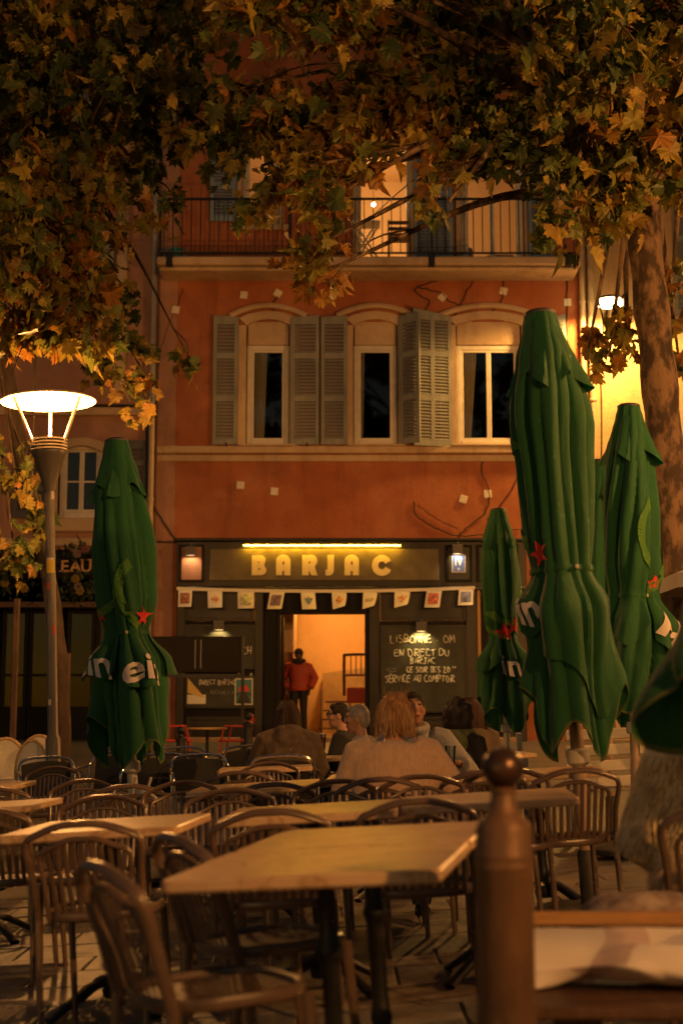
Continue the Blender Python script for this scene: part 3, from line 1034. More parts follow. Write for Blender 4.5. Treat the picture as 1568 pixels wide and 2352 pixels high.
# ------------------------------------------------------------------ chalk writing as strokes
STROKES = {
    'A': [[(0, 0), (.35, 1), (.7, 0)], [(.12, .38), (.58, .38)]], 'B': [[(0, 0), (0, 1), (.45, .9), (.45, .58), (0, .52), (.55, .42), (.55, .08), (0, 0)]],
    'C': [[(.6, .9), (.25, 1), (0, .6), (.05, .15), (.35, 0), (.65, .12)]], 'D': [[(0, 0), (0, 1), (.4, .92), (.62, .5), (.4, .06), (0, 0)]],
    'E': [[(.55, 1), (0, .97), (0, 0), (.58, .02)], [(0, .5), (.45, .52)]], 'H': [[(0, 0), (0, 1)], [(.55, 0), (.55, 1)], [(0, .5), (.55, .5)]],
    'I': [[(.1, 0), (.1, .72)], [(.09, .95), (.12, .99)]], 'J': [[(.5, 1), (.5, .2), (.3, 0), (.05, .15)], [(.2, 1), (.7, 1)]], 'L': [[(0, 1), (0, 0), (.5, .03)]],
    'M': [[(0, 0), (.08, 1), (.38, .35), (.7, 1), (.78, 0)]], 'N': [[(0, 0), (0, 1), (.55, 0), (.55, 1)]], 'O': [[(.32, 1), (.05, .75), (0, .35), (.25, 0), (.55, .15), (.65, .6), (.32, 1)]],
    'P': [[(0, 0), (0, 1), (.5, .92), (.52, .58), (0, .45)]], 'R': [[(0, 0), (0, 1), (.48, .9), (.46, .58), (0, .5), (.58, 0)]], 'S': [[(.55, .92), (.2, 1), (.03, .72), (.5, .42), (.5, .1), (.02, .02)]],
    'T': [[(.32, 0), (.32, 1)], [(0, 1), (.66, .98)]], 'U': [[(0, 1), (.02, .2), (.3, 0), (.55, .2), (.56, 1)]], 'V': [[(0, 1), (.3, 0), (.6, 1)]],
    '0': [[(.25, 1), (0, .6), (.1, .05), (.4, .05), (.5, .6), (.25, 1)]], '2': [[(.02, .8), (.25, 1), (.48, .75), (.02, .02), (.55, .04)]], '.': [[(.08, .22), (.12, .26)]],
    'X': [[(0, 0), (.55, 1)], [(0, 1), (.55, 0)]], 'G': [[(.6, .9), (.25, 1), (0, .5), (.25, 0), (.6, .1), (.6, .45), (.35, .45)]], 'F': [[(.55, 1), (0, .98), (0, 0)], [(0, .5), (.42, .52)]], '-': [[(.05, .45), (.5, .45)]],
}
def chalk(parent, text, px0, px1, pyb, hpx, y, material='chalk', r=.009, seed=0):
    rr = random.Random(seed)
    x0, x1, z0 = fx(px0, pyb), fx(px1, pyb), fz(pyb)
    h = fz(pyb - hpx) - z0
    wid = {'I': .35, '.': .4, ' ': .55, 'M': 1.0, 'O': .85}
    tot = sum(wid.get(c, .8) for c in text)
    k = (x1 - x0) / tot
    x = x0
    m = MB()
    for c in text:
        wc = wid.get(c, .8)
        for st_ in STROKES.get(c, []):
            P = []
            dz = rr.uniform(-.06, .06)
            for (a, b) in st_:
                P.append((x + a * k * .95 + rr.uniform(-.01, .01), y, z0 + (b + dz) * h + rr.uniform(-.01, .01)))
            P = smooth_path(P, 3) if len(P) > 3 else P
            m.tube(P, [(r * rr.uniform(.75, 1.2), .002) for _ in P] if False else [r * rr.uniform(.7, 1.15) for _ in P], 5, flat=.9)
        x += wc * k
    return obj('writing', m, material, parent, world=True)
def blackboard(a, b, c, d, y, label, frame=True):
    t = thing('blackboard', label, 'blackboard', ((fx(a, c) + fx(b, c)) / 2, y, fz(d)))
    obj('board', MB().bx(fx(a, (c + d) / 2), fx(b, (c + d) / 2), y, y + .03, fz(d), fz(c), .004), 'slate', t, world=True)
    if frame:
        A, B, C, D = fx(a, (c + d) / 2), fx(b, (c + d) / 2), fz(d), fz(c)
        q = .025
        obj('frame', MB().bx(A - q, A - .001, y - .012, y + .03, C - q, D + q).bx(B + .001, B + q, y - .012, y + .03, C - q, D + q).bx(A, B, y - .011, y + .03, C - q, C - .001).bx(A, B, y - .011, y + .03, D + .001, D + q), 'shop_wood', t, world=True)
    return t
yb = yp - .002
b1 = blackboard(875, 1065, 1441, 1634, yb, 'large blackboard announcing the match in chalk right of the doorway')
for k, (tx, a, b, py, h) in enumerate((('LISBONNE . OM', 895, 1045, 1478, 17), ('EN DIRECT DU', 905, 1030, 1508, 15), ('BARJAC', 940, 998, 1525, 13), ('CE SOIR DES 20', 932, 1032, 1545, 12), ('H', 1037, 1046, 1537, 7), ('SERVICE AU COMPTOIR', 884, 1043, 1567, 15))):
    chalk(b1, tx, a, b, py, h, yb - .004, seed=k + 3, r=.0085 if k != 4 else .005)
chalk(b1, 'SE', 886, 912, 1551, 14, yb - .003, 'chalk_faint', seed=20)
b2 = blackboard(430, 584, 1440, 1535, yb, 'upper blackboard left of the doorway behind the menu stand')
chalk(b2, 'CH', 560, 582, 1503, 16, yb - .004, seed=31)
chalk(b2, 'L E . S', 440, 530, 1475, 12, yb - .003, 'chalk_faint', seed=33)
b3 = blackboard(432, 585, 1556, 1624, yb, 'lower blackboard with posters pinned on it left of the doorway')
chalk(b3, 'DIRECT BARJAC', 462, 545, 1573, 10, yb - .004, seed=34, r=.007)
chalk(b3, '20 30', 548, 584, 1556, 9, yb - .004, seed=36, r=.006)
chalk(b3, 'INCHALLA', 486, 542, 1595, 9, yb - .004, 'chalk_faint', seed=35, r=.007)
b4 = blackboard(436, 556, 1531, 1546, yb - .03, 'narrow blackboard strip with COMPTOIR chalked on it', False)
chalk(b4, 'COMPTOIR', 480, 532, 1544, 9, yb - .035, seed=37, r=.006)
# posters
mat('poster_teal', (.05, .17, .17), .7)
mat('poster_red', (.55, .05, .03), .7)
mat('poster_dark', (.03, .025, .03), .7)
mat('poster_yellow', (.75, .52, .16), .8)
po = thing('poster', 'teal poster with a red sun on the lower blackboard', 'poster', (fx(562, 1590), yb - .02, fz(1618)))
A, B, C, D = fx(542, 1590), fx(583, 1590), fz(1619), fz(1559)
obj('sheet', MB().bx(A, B, yb - .012, yb - .006, C, D), 'paper', po, world=True)
obj('field', MB().bx(A + .02, B - .02, yb - .016, yb - .0125, C + .02, D - .02), 'poster_teal', po, world=True)
cx, cz = (A + B) / 2, C + (D - C) * .5
obj('sun', MB().prism(arc(cx, cz, .1, .12, 0, 180, 14), yb - .02, yb - .0165), 'poster_red', po, world=True)
obj('road', MB().prism([(cx - .13, C + .025), (cx + .13, C + .025), (cx + .05, cz - .01), (cx - .05, cz - .01)], yb - .02, yb - .0165), 'poster_dark', po, world=True)
obj('hill', MB().prism([(A + .022, C + .14), (cx - .06, cz - .015), (A + .022, cz - .03)], yb - .019, yb - .0165), 'poster_dark', po, world=True)
obj('hill', MB().prism([(B - .022, C + .14), (B - .022, cz - .03), (cx + .06, cz - .015)], yb - .019, yb - .0165), 'poster_dark', po, world=True)
po = thing('paper_notice', 'curled yellow paper on the lower blackboard', 'notice', (fx(455, 1590), yb - .02, fz(1615)))
obj('sheet', MB().bx(fx(434, 1600), fx(476, 1600), yb - .01, yb - .005, fz(1617), fz(1596)), 'paper', po, world=True)
mm = MB()
p0, p1, p2, p3 = (fx(435, 1590), fz(1558)), (fx(435, 1590), fz(1592)), (fx(474, 1590), fz(1602)), (fx(450, 1590), fz(1575))
mm.add([(p0[0], yb - .012, p0[1]), (p1[0], yb - .012, p1[1]), (p2[0], yb - .05, p2[1]), (p3[0], yb - .035, p3[1])], [(0, 1, 2, 3)])
obj('curl', mm, 'poster_yellow', po, world=True)
pq = thing('plaque', 'blue enamel plaque with a white IV and a star', 'plaque', (fx(1050, 1298), yp - .05, fz(1319)))
mat('enamel_blue', (.05, .1, .32), .25, coat=.4)
A, B, C, D = fx(1034, 1298), fx(1065, 1298), fz(1319), fz(1278)
obj('rim', MB().bx(A, B, yp - .042, yp - .032, C, D, .003), 'paper', pq, world=True)
obj('plate', MB().bx(A + .014, B - .014, yp - .046, yp - .0425, C + .014, D - .014), 'enamel_blue', pq, world=True)
mw = MB()
zc0, zc1 = fz(1303), fz(1286)
xc = (A + B) / 2
mw.bx(xc - .062, xc - .045, yp - .05, yp - .0465, zc0, zc1)
mw.prism([(xc - .02, zc1), (xc - .002, zc1), (xc + .022, zc0 + .03), (xc + .046, zc1), (xc + .064, zc1), (xc + .03, zc0), (xc + .014, zc0)], yp - .05, yp - .0465)
stp_ = []
for i in range(10):
    r_ = .028 if i % 2 == 0 else .012
    stp_.append((xc + r_ * sin(i * pi / 5), fz(1311) + r_ * cos(i * pi / 5)))
mw.prism(stp_, yp - .05, yp - .0465)
mw.bx(xc - .05, xc + .05, yp - .05, yp - .0465, zc1 + .014, zc1 + .022)
obj('emblem', mw, 'white_paint', pq, world=True)
# bunting
bunt = thing('bunting', 'string of printed white pennants hung under the sign', 'bunting', (fx(750, 1360), yp - .08, fz(1365)))
def bz(px):
    u = (px - 748) / 338.0
    return 1363 - (8.0 if px > 748 else 6.0) * u * u - 1.5
P = [(fx(px, bz(px)), yp - .09, fz(bz(px))) for px in range(411, 1087, 15)]
tp = MB()
for i in range(len(P) - 1):
    a, b = P[i], P[i + 1]
    tp.add([(a[0], a[1], a[2] - .03), (b[0], b[1], b[2] - .03), (b[0], b[1], b[2] + .028), (a[0], a[1], a[2] + .028)], [(0, 1, 2, 3)])
obj('tape', tp, 'paper', bunt, world=True)
prints = [(.22, .08, .04), (.42, .2, .12), (.35, .36, .2), (.12, .08, .1), (.1, .14, .2), (.5, .2, .05), (.3, .25, .12), (.45, .2, .08), (.4, .1, .06), (.14, .14, .24)]
fl = [(415, 446, 38), (481, 514, 38), (549, 586, 38), (622, 655, 38), (692, 724, 38), (762, 795, 38), (833, 865, 38), (904, 939, 37), (977, 1011, 38), (1050, 1083, 36)]
rr = random.Random(5)
for i, (a, b, hp) in enumerate(fl):
    zt = fz(bz((a + b) / 2)) - .03
    x0, x1 = fx(a, 1380), fx(b, 1380)
    hh = hp / 124.5
    sk = rr.uniform(-.05, .03)
    cur = rr.uniform(.02, .12)
    m = MB()
    nu, nv = 5, 6
    pt = lambda u, v: (x0 + (x1 - x0) * u + sk * v + (-.05 * v * v * u if i in (6, 5, 7) else 0), yp - .092 - cur * v * v * u - .03 * v, zt - hh * v + (.06 * u * v if i in (5, 6, 7) else 0))
    vs = [pt(u / nu, v / nv) for v in range(nv + 1) for u in range(nu + 1)]
    fs = [(v * (nu + 1) + u, v * (nu + 1) + u + 1, (v + 1) * (nu + 1) + u + 1, (v + 1) * (nu + 1) + u) for v in range(nv) for u in range(nu)]
    m.add(vs, fs)
    fo = obj('pennant', m, 'paper', bunt, smooth=True, world=True)
    mt = mat('print_%d' % i, prints[i], .85, col2=tuple(min(1, v * 2.2 + .05) for v in prints[i]), vscale=22, var=.5)
    q = MB()
    if i in (5, 1):
        shp = [(.5, .2), (.8, .48), (.5, .76), (.2, .48)]
    elif i in (4, 7):
        shp = [(.2, .3), (.4, .35), (.5, .2), (.6, .35), (.82, .3), (.7, .55), (.5, .75), (.3, .55)]
    elif i == 6:
        shp = [(.18, .4), (.8, .38), (.8, .58), (.18, .6)]
    else:
        shp = [(.15, .14), (.85, .14), (.85, .8), (.15, .8)]
    vv = [Vector(pt(u, v)) + Vector((0, -.005, 0)) for u, v in shp]
    q.add(vv, [tuple(range(len(vv)))])
    obj('print', q, mt, fo)
# ================================================================== LEFT HOUSE
LXL, LXR = -14.0, XL - .004
lh_ = thing('pink_house', 'dusky pink house left of the bar with a dark shop below', 'house', (LXL / 2 + LXR / 2, YF, GF))
lw = (fx(134, 1100), fx(236, 1100), fz(1190), fz(1022))
lu = [(fx(112, 640), fx(262, 640), fz(725), fz(555)), (fx(116, 100), fx(262, 100), fz(235), fz(-40))]
lshop = (fx(-60, 1500), fx(322, 1500), GF - .1, fz(1262))
obj('wall', wall_mesh(LXL, LXR, GF - .6, ZT, [lw, lshop], YF + .03, .3), 'pink_plaster', lh_, world=True)
obj('shell', shell(LXL, LXR, GF - .6, ZT, YF + .33, YF + 7, (fz(1235), fz(980))), 'dark_void', lh_, world=True)
arch_surround(lh_, lw[0], lw[1], lw[2], fz(1040), .14, .14, YF + .03)
window(lh_, lw[0] + .01, lw[1] - .01, lw[2] + .01, lw[3] + .02, YF + .12, 2, bars=(.5,))
obj('sill', MB().bx(lw[0] - .2, lw[1] + .2, YF - .1, YF + .028, fz(1222), lw[2] - .003, .02), 'cream_stone', lh_, world=True)
shutter(lh_, fx(34, 1100), fx(112, 1100), fz(1190), fz(1012), YF - .04, 'shutter_dark')
shutter(lh_, fx(258, 1100), fx(338, 1100), fz(1190), fz(1012), YF - .04, 'shutter_dark')
cm = MB()
cm.bx(LXL, fx(334, 945), YF - .09, YF + .028, fz(955), fz(932), .02)
obj('string_course', cm, 'cream_stone', lh_, world=True)
cm = MB()
cm.bx(LXL, fx(334, 1242), YF - .06, YF + .028, fz(1255), fz(1236), .02)
obj('shop_lintel', cm, 'cream_stone', lh_, world=True)
for (a, b, c, d) in lu:
    mid = (a + b) / 2
    shutter(lh_, a, mid - .01, c, d, YF - .02, 'shutter_grey', panels=2)
    shutter(lh_, mid + .01, b, c, d, YF - .02, 'shutter_grey', panels=2)
    arch_surround(lh_, a - .04, b + .04, c, d - .02, .1, .13, YF + .03)
    obj('sill', MB().bx(a - .2, b + .2, YF - .1, YF + .028, c - .14, c - .02, .02), 'cream_stone', lh_, world=True)
obj('pilaster', MB().bx(fx(276, 300), fx(300, 300), YF - .04, YF + .028, fz(900), ZT - .2, .01), 'cream_stone', lh_, world=True)
cable([(200, 932), (330, 934), (338, 945), (337, 1100), (335, 1240)], .03, YF - .1, .006, lh_, 51)
pipe(343, 1690, 960, .05, YF - .14, 'pipe_cream', lh_)
# dark shop below: fascia, doors
fsc = MB().bx(lshop[0], lshop[1], YF - .05, YF + .1, fz(1330), fz(1265), .01)
obj('shop_fascia', fsc, 'shop_wood_dark', lh_, world=True)
for a, b in ((0, 60), (62, 122), (150, 215), (217, 320)):
    x0, x1 = fx(a, 1550), fx(b, 1550)
    m = MB()
    m.bx(x0, x0 + .07, YF + .1, YF + .16, GF, fz(1400)).bx(x1 - .07, x1, YF + .1, YF + .16, GF, fz(1400)).bx(x0 + .07, x1 - .07, YF + .1, YF + .159, GF, GF + .6).bx(x0 + .07, x1 - .07, YF + .1, YF + .159, fz(1400) - .07, fz(1400))
    m.bx(x0 + .07, x1 - .07, YF + .11, YF + .15, GF + 1.15, GF + 1.2)
    dd = obj('shop_door', m, 'shop_wood_dark', lh_, world=True)
    obj('pane', MB().bx(x0 + .07, x1 - .07, YF + .128, YF + .132, GF + .6, fz(1400) - .07), 'window_glass', dd)
aw = MB()
aw.bx(lshop[0], lshop[1], YF - .35, YF + .02, fz(1398), fz(1385), .01)
obj('shop_canopy', aw, 'wood_dark', lh_, world=True)
mat('letter_brown', (.6, .36, .16), .6)
def text_mesh(txt, size, depth, material, offset=0.0, name='lettering', shear=0.0):
    cu = bpy.data.curves.new(name, 'FONT')
    cu.body = txt
    cu.size = size
    cu.extrude = depth
    cu.offset = offset
    cu.shear = shear
    cu.resolution_u = 3
    o = bpy.data.objects.new(name, cu)
    COL.objects.link(o)
    dg = bpy.context.evaluated_depsgraph_get()
    me = bpy.data.meshes.new_from_object(o.evaluated_get(dg))
    bpy.data.objects.remove(o)
    me.materials.clear()
    me.materials.append(MATS[material])
    me.name = name
    return me
ls = thing('shop_letters', 'brown capital letters ending in EAU above the dark shop at the left', 'sign', (fx(120, 1300), YF - .08, fz(1316)))
gl = fz(1288) - fz(1314)
for px, ch in ((30, 'E'), (141, 'E'), (163, 'A'), (187, 'U'), (212, 'X')):
    if ch == 'X':
        continue
    o = obj('letter', text_mesh(ch, gl * 1.45, .012, 'letter_brown', .004, 'letter'), parent=ls)
    o.location = Vector((fx(px, 1300), YF - .07, fz(1314))) - ORG[ls.name]
    o.rotation_euler = (pi / 2, 0, 0)
    # serifs
    me = MB()
    wv = gl * .75
    feet = {'E': [0.05, None], 'A': [0.02, .72], 'U': []}[ch]
    for q in feet:
        if q is not None:
            me.bx(q * gl - .03, q * gl + .06, -.012, .012, -.001, .022)
    if ch == 'U':
        me.bx(-.01, .1, -.012, .012, gl * 1.0, gl * 1.0 + .022)
        me.bx(gl * .6, gl * .6 + .11, -.012, .012, gl * 1.0, gl * 1.0 + .022)
    so = obj('serif', me, 'letter_brown', o)
    so.rotation_euler = (-pi / 2, 0, 0)

# ================================================================== RIGHT HOUSE
RXL, RXR = XR + .004, 16.0
rh = thing('ochre_house', 'ochre house right of the bar lit by its wall lamp', 'house', (RXL / 2 + RXR / 2, YF, GF))
rw = [(fx(1545, 600), fx(1660, 600), fz(725), fz(470))]
rdoor = (fx(1480, 1450), fx(1590, 1450), GF - .1, fz(1235))
obj('wall', wall_mesh(RXL, RXR, GF - .6, ZT, [rdoor], YF + .05, .3), 'ochre_plaster', rh, world=True)
obj('shell', shell(RXL, RXR, GF - .6, ZT, YF + .35, YF + 7, ()), 'dark_void', rh, world=True)
arch_surround(rh, rdoor[0], rdoor[1], rdoor[2], rdoor[3] - .25, .3, .2, YF + .05, name='door_arch')
obj('door', MB().bx(rdoor[0], rdoor[1], YF + .2, YF + .26, GF, rdoor[3]), 'wood_dark', rh, world=True)
for (a, b, c, d) in rw:
    shutter(rh, a, (a + b) / 2 - .01, c, d, YF - .0, 'shutter_grey')
    shutter(rh, (a + b) / 2 + .01, b, c, d, YF - .0, 'shutter_grey')
    obj('sill', MB().bx(a - .25, b + .2, YF - .1, YF + .045, c - .12, c - .02, .02), 'cream_stone', rh, world=True)
pipe(1358, 1690, -60, .06, YF - .06, 'pipe_cream', rh)
cable([(1385, 770), (1375, 775), (1380, 900), (1382, 1100)], .012, YF - .0, .01, rh, 61)
# wall lamp
wl = at(1400, 695, YF - .75)
wt = thing('wall_lamp', 'lit flat street lamp on a bracket on the ochre wall', 'street lamp', tuple(wl))
obj('head', MB().lathe([(.05, .13), (.2, .1), (.235, .06), (.235, .04)], n=24), 'steel_grey', wt, smooth=True)
mat('lamp_glow', (1, .85, .5), .5, emis=(1.0, .68, .26), estr=14)
obj('diffuser', MB().lathe([(.225, -.055), (.23, -.05), (.23, .038), (.2, .039)], n=24), 'lamp_glow', wt, smooth=True)
obj('bracket', MB().tube(smooth_path([(.03, .1, .1), (.06, .5, .12), (.06, .72, -.1), (.06, .78, -.6)], 5), .022, 8), 'black_iron', wt, smooth=True)
obj('junction_box', MB().bx(.0, .13, .7, .8, -.75, -.55, .01), 'steel_grey', wt)
lamp('wall_lamp_light', 'SPOT', (wl.x, wl.y, wl.z - .09), 680, (1, .5, .12), .2, aim((0.0, .12, -1)), radians(172), None, .25)

# ================================================================== STREET LAMPS
mat('reflector', (.85, .8, .68), .5)
mat('lamp_rings', (.6, .5, .35), .35, .2)
mat('pole_paint', (.13, .115, .1), .45, .4, var=.25, vscale=6, stretch=(1, 1, .2))
mat('sticker_yellow', (.6, .42, .03), .6)
mat('sticker_white', (.6, .55, .48), .6)
mat('sticker_red', (.45, .06, .04), .6)
def street_lamp(loc, label, energy, zt=4.35, stickers=False, lean=0.0):
    t = thing('street_lamp', label, 'street lamp', tuple(loc), (0, -lean, 0), group='round reflector street lamps')
    L = zt
    obj('pole', MB().lathe([(.08, 0), (.08, .9), (.055, .95), (.048, L - .95)], n=20), 'pole_paint', t, smooth=True)
    obj('cone', MB().lathe([(.06, L - .98), (.075, L - .9), (.17, L - .6), (.185, L - .57), (.185, L - .55)], n=24), 'pole_paint', t, smooth=True)
    for k in range(4):
        obj('ring', MB().lathe([(.16, L - .545 + .035 * k), (.195, L - .543 + .035 * k), (.195, L - .527 + .035 * k), (.16, L - .525 + .035 * k)], n=24), 'lamp_rings', t, smooth=True)
    for k in range(3):
        a = radians(90 + 120 * k + 8)
        obj('strut', MB().tube([(.17 * cos(a), .17 * sin(a), L - .5), (.4 * cos(a), .4 * sin(a), L + .02)], .017, 8), 'lamp_rings', t, smooth=True)
    prof = [(.0005, L + .055), (.25, L + .045), (.46, L + .02), (.5, L - .0), (.5, L - .012), (.46, L - .002), (.25, L + .018), (.0005, L + .026)]
    obj('reflector', MB().lathe(prof, n=40), 'reflector', t, smooth=True)
    lamp('street_lamp_light', 'POINT', Vector(loc) + Vector((-lean * (L - .3), 0, L - .3)), energy, WARM, .07)
    if stickers:
        for (z, h, a0, a1, m_) in ((2.62, .14, -130, -30, 'sticker_yellow'), (3.6 - .2, .1, -60, -10, 'sticker_white'), (2.45, .07, -135, -90, 'sticker_red'), (1.98, .09, -70, -25, 'sticker_red'), (2.75, .03, -130, -40, 'sticker_white'), (1.25, .06, -130, -95, 'sticker_white')):
            m = MB()
            n_ = 6
            r_ = .0562 - .0022 * (z - .95)
            for k in range(n_):
                b0, b1 = radians(a0 + (a1 - a0) * k / n_), radians(a0 + (a1 - a0) * (k + 1) / n_)
                m.quad((r_ * cos(b0), r_ * sin(b0), z), (r_ * cos(b1), r_ * sin(b1), z), (r_ * cos(b1), r_ * sin(b1), z + h), (r_ * cos(b0), r_ * sin(b0), z + h))
            obj('sticker', m, m_, t)
    return t
LP = at(131, 1700, 15.0)
LZ = at(122, 920, 15.0).z
gl0 = ground_z(LP.x, 15)
street_lamp((LP.x, 15, gl0), 'lit street lamp with round white reflector at the left', 250, LZ - gl0, True, .042)
street_lamp((6.6, 17.5, ground_z(6.6, 17.5)), 'street lamp standing right of the terrace, out of the picture', 500, 4.35)
street_lamp((4.4, -1.8, ground_z(4.4, -1.8)), 'street lamp standing behind the viewer on the right', 860, 4.35)
street_lamp((6.2, 7.6, ground_z(6.2, 7.6)), 'street lamp standing right of the parasols, out of the picture', 640, 4.35)

# ================================================================== PLANE TREES
def leaf_material():
    m = bpy.data.materials.new('plane_leaf')
    m.use_nodes = True
    n, l = m.node_tree.nodes, m.node_tree.links
    b = n['Principled BSDF']
    geo = n.new('ShaderNodeNewGeometry')
    oi = n.new('ShaderNodeObjectInfo')
    ad = n.new('ShaderNodeMath')
    ad.operation = 'ADD'
    l.new(geo.outputs['Random Per Island'], ad.inputs[0])
    l.new(oi.outputs['Random'], ad.inputs[1])
    fr = n.new('ShaderNodeMath')
    fr.operation = 'FRACT'
    l.new(ad.outputs[0], fr.inputs[0])
    r = n.new('ShaderNodeValToRGB')
    e = r.color_ramp.elements
    e[0].position, e[0].color = 0.0, (.05, .08, .018, 1)
    e[1].position, e[1].color = 1.0, (.3, .14, .022, 1)
    for p, c in ((.2, (.08, .12, .02, 1)), (.38, (.13, .15, .024, 1)), (.55, (.24, .2, .03, 1)), (.7, (.36, .27, .035, 1)), (.82, (.2, .125, .03, 1)), (.92, (.36, .23, .035, 1))):
        q = r.color_ramp.elements.new(p)
        q.color = c
    geo2 = n.new('ShaderNodeNewGeometry')
    nl = n.new('ShaderNodeTexNoise')
    nl.inputs['Scale'].default_value = .55
    nl.inputs['Detail'].default_value = 1
    l.new(geo2.outputs['Position'], nl.inputs['Vector'])
    m1 = n.new('ShaderNodeMapRange')
    m1.inputs['From Min'].default_value = .35
    m1.inputs['From Max'].default_value = .65
    m1.inputs['To Min'].default_value = -.28
    m1.inputs['To Max'].default_value = .28
    l.new(nl.outputs['Fac'], m1.inputs[0])
    a2 = n.new('ShaderNodeMath')
    a2.operation = 'ADD'
    a2.use_clamp = True
    l.new(fr.outputs[0], a2.inputs[0])
    l.new(m1.outputs[0], a2.inputs[1])
    fr = a2
    l.new(fr.outputs[0], r.inputs[0])
    tc = n.new('ShaderNodeTexCoord')
    nz = n.new('ShaderNodeTexNoise')
    nz.inputs['Scale'].default_value = 22
    nz.inputs['Detail'].default_value = 4
    l.new(tc.outputs['Object'], nz.inputs['Vector'])
    mx = n.new('ShaderNodeMix')
    mx.data_type = 'RGBA'
    mr = n.new('ShaderNodeMapRange')
    mr.inputs['From Min'].default_value = .5
    mr.inputs['From Max'].default_value = .75
    mr.inputs['To Max'].default_value = .6
    l.new(nz.outputs['Fac'], mr.inputs[0])
    l.new(mr.outputs[0], mx.inputs['Factor'])
    l.new(r.outputs[0], mx.inputs['A'])
    mx.inputs['B'].default_value = (.14, .065, .018, 1)
    l.new(mx.outputs['Result'], b.inputs['Base Color'])
    b.inputs['Roughness'].default_value = .55
    tr = n.new('ShaderNodeBsdfTranslucent')
    l.new(mx.outputs['Result'], tr.inputs[0])
    ms = n.new('ShaderNodeMixShader')
    ms.inputs[0].default_value = .35
    l.new(b.outputs[0], ms.inputs[1])
    l.new(tr.outputs[0], ms.inputs[2])
    l.new(ms.outputs[0], n['Material Output'].inputs[0])
    MATS['plane_leaf'] = m
leaf_material()
def bark_material():
    m = mat('plane_bark', (.085, .05, .028), .85, col2=(.2, .125, .07), vscale=7, var=.45, bump=.7, bscale=14, stretch=(1, 1, .5))
    r_ = [q for q in m.node_tree.nodes if q.type == 'VALTORGB'][0]
    r_.color_ramp.elements[0].position, r_.color_ramp.elements[1].position = .44, .56
bark_material()
mat('plane_bark_shaded', (.04, .025, .015), .9, col2=(.075, .047, .028), vscale=8, var=.4, bump=.6, bscale=14, stretch=(1, 1, .5))  # darkened copy of the plane bark; the left trunk's shade is in the colour
LEAF_OUT = [(0, 0), (.09, .03), (.24, -.07), (.3, .02), (.47, .03), (.4, .14), (.52, .3), (.38, .3), (.5, .55), (.36, .53), (.33, .66), (.2, .58), (.13, .72), (.1, .8), (0, 1.0)]
def leaf_verts(rg):
    curl, fold, dr = rg.uniform(-.4, .75), rg.uniform(-.1, .9), rg.uniform(-.3, .6)
    wx = rg.uniform(.75, 1.1)
    right = [(x, y) for x, y in LEAF_OUT]
    left = [(-x, y) for x, y in LEAF_OUT[-2:0:-1]]
    out = [(x * wx * rg.uniform(.85, 1.15), y + rg.uniform(-.03, .03)) for x, y in right + left]
    wv = rg.uniform(0, 6)
    f = lambda x, y: (x, y, -fold * abs(x) - curl * y * y + dr * x * x + .05 * sin(9 * x + 7 * y + wv))
    vs = [f(0, .33)] + [f(x, y) for x, y in out]
    n_ = len(out)
    fs = [(0, i + 1, (i + 1) % n_ + 1) for i in range(n_)]
    # petiole
    o = len(vs)
    vs += [(-.012, 0, 0), (.012, 0, 0), (.01, -.32, .06), (-.01, -.32, .06)]
    fs.append((o, o + 1, o + 2, o + 3))
    return vs, fs
rl_ = random.Random(11)
LEAVES = [leaf_verts(rl_) for _ in range(10)]
LEAF_ME = []
for vs, fs in LEAVES:
    mb = MB().add(vs, fs)
    LEAF_ME.append(mb.mesh('leaf', 'plane_leaf'))
def leaf_matrix(p, rg, size, hang=.75):
    """leaf tip hangs down and outwards"""
    ax = Vector((rg.gauss(0, .55), rg.gauss(0, .55), -hang + rg.gauss(0, .45))).normalized()
    nn = Vector((rg.gauss(0, 1), rg.gauss(0, 1), rg.gauss(.5, .6)))
    z = (nn - ax * nn.dot(ax)).normalized()
    x = ax.cross(z)
    M = Matrix((x, ax, z)).transposed().to_4x4()
    M = Matrix.Translation(p) @ M @ Matrix.Scale(size, 4)
    return M
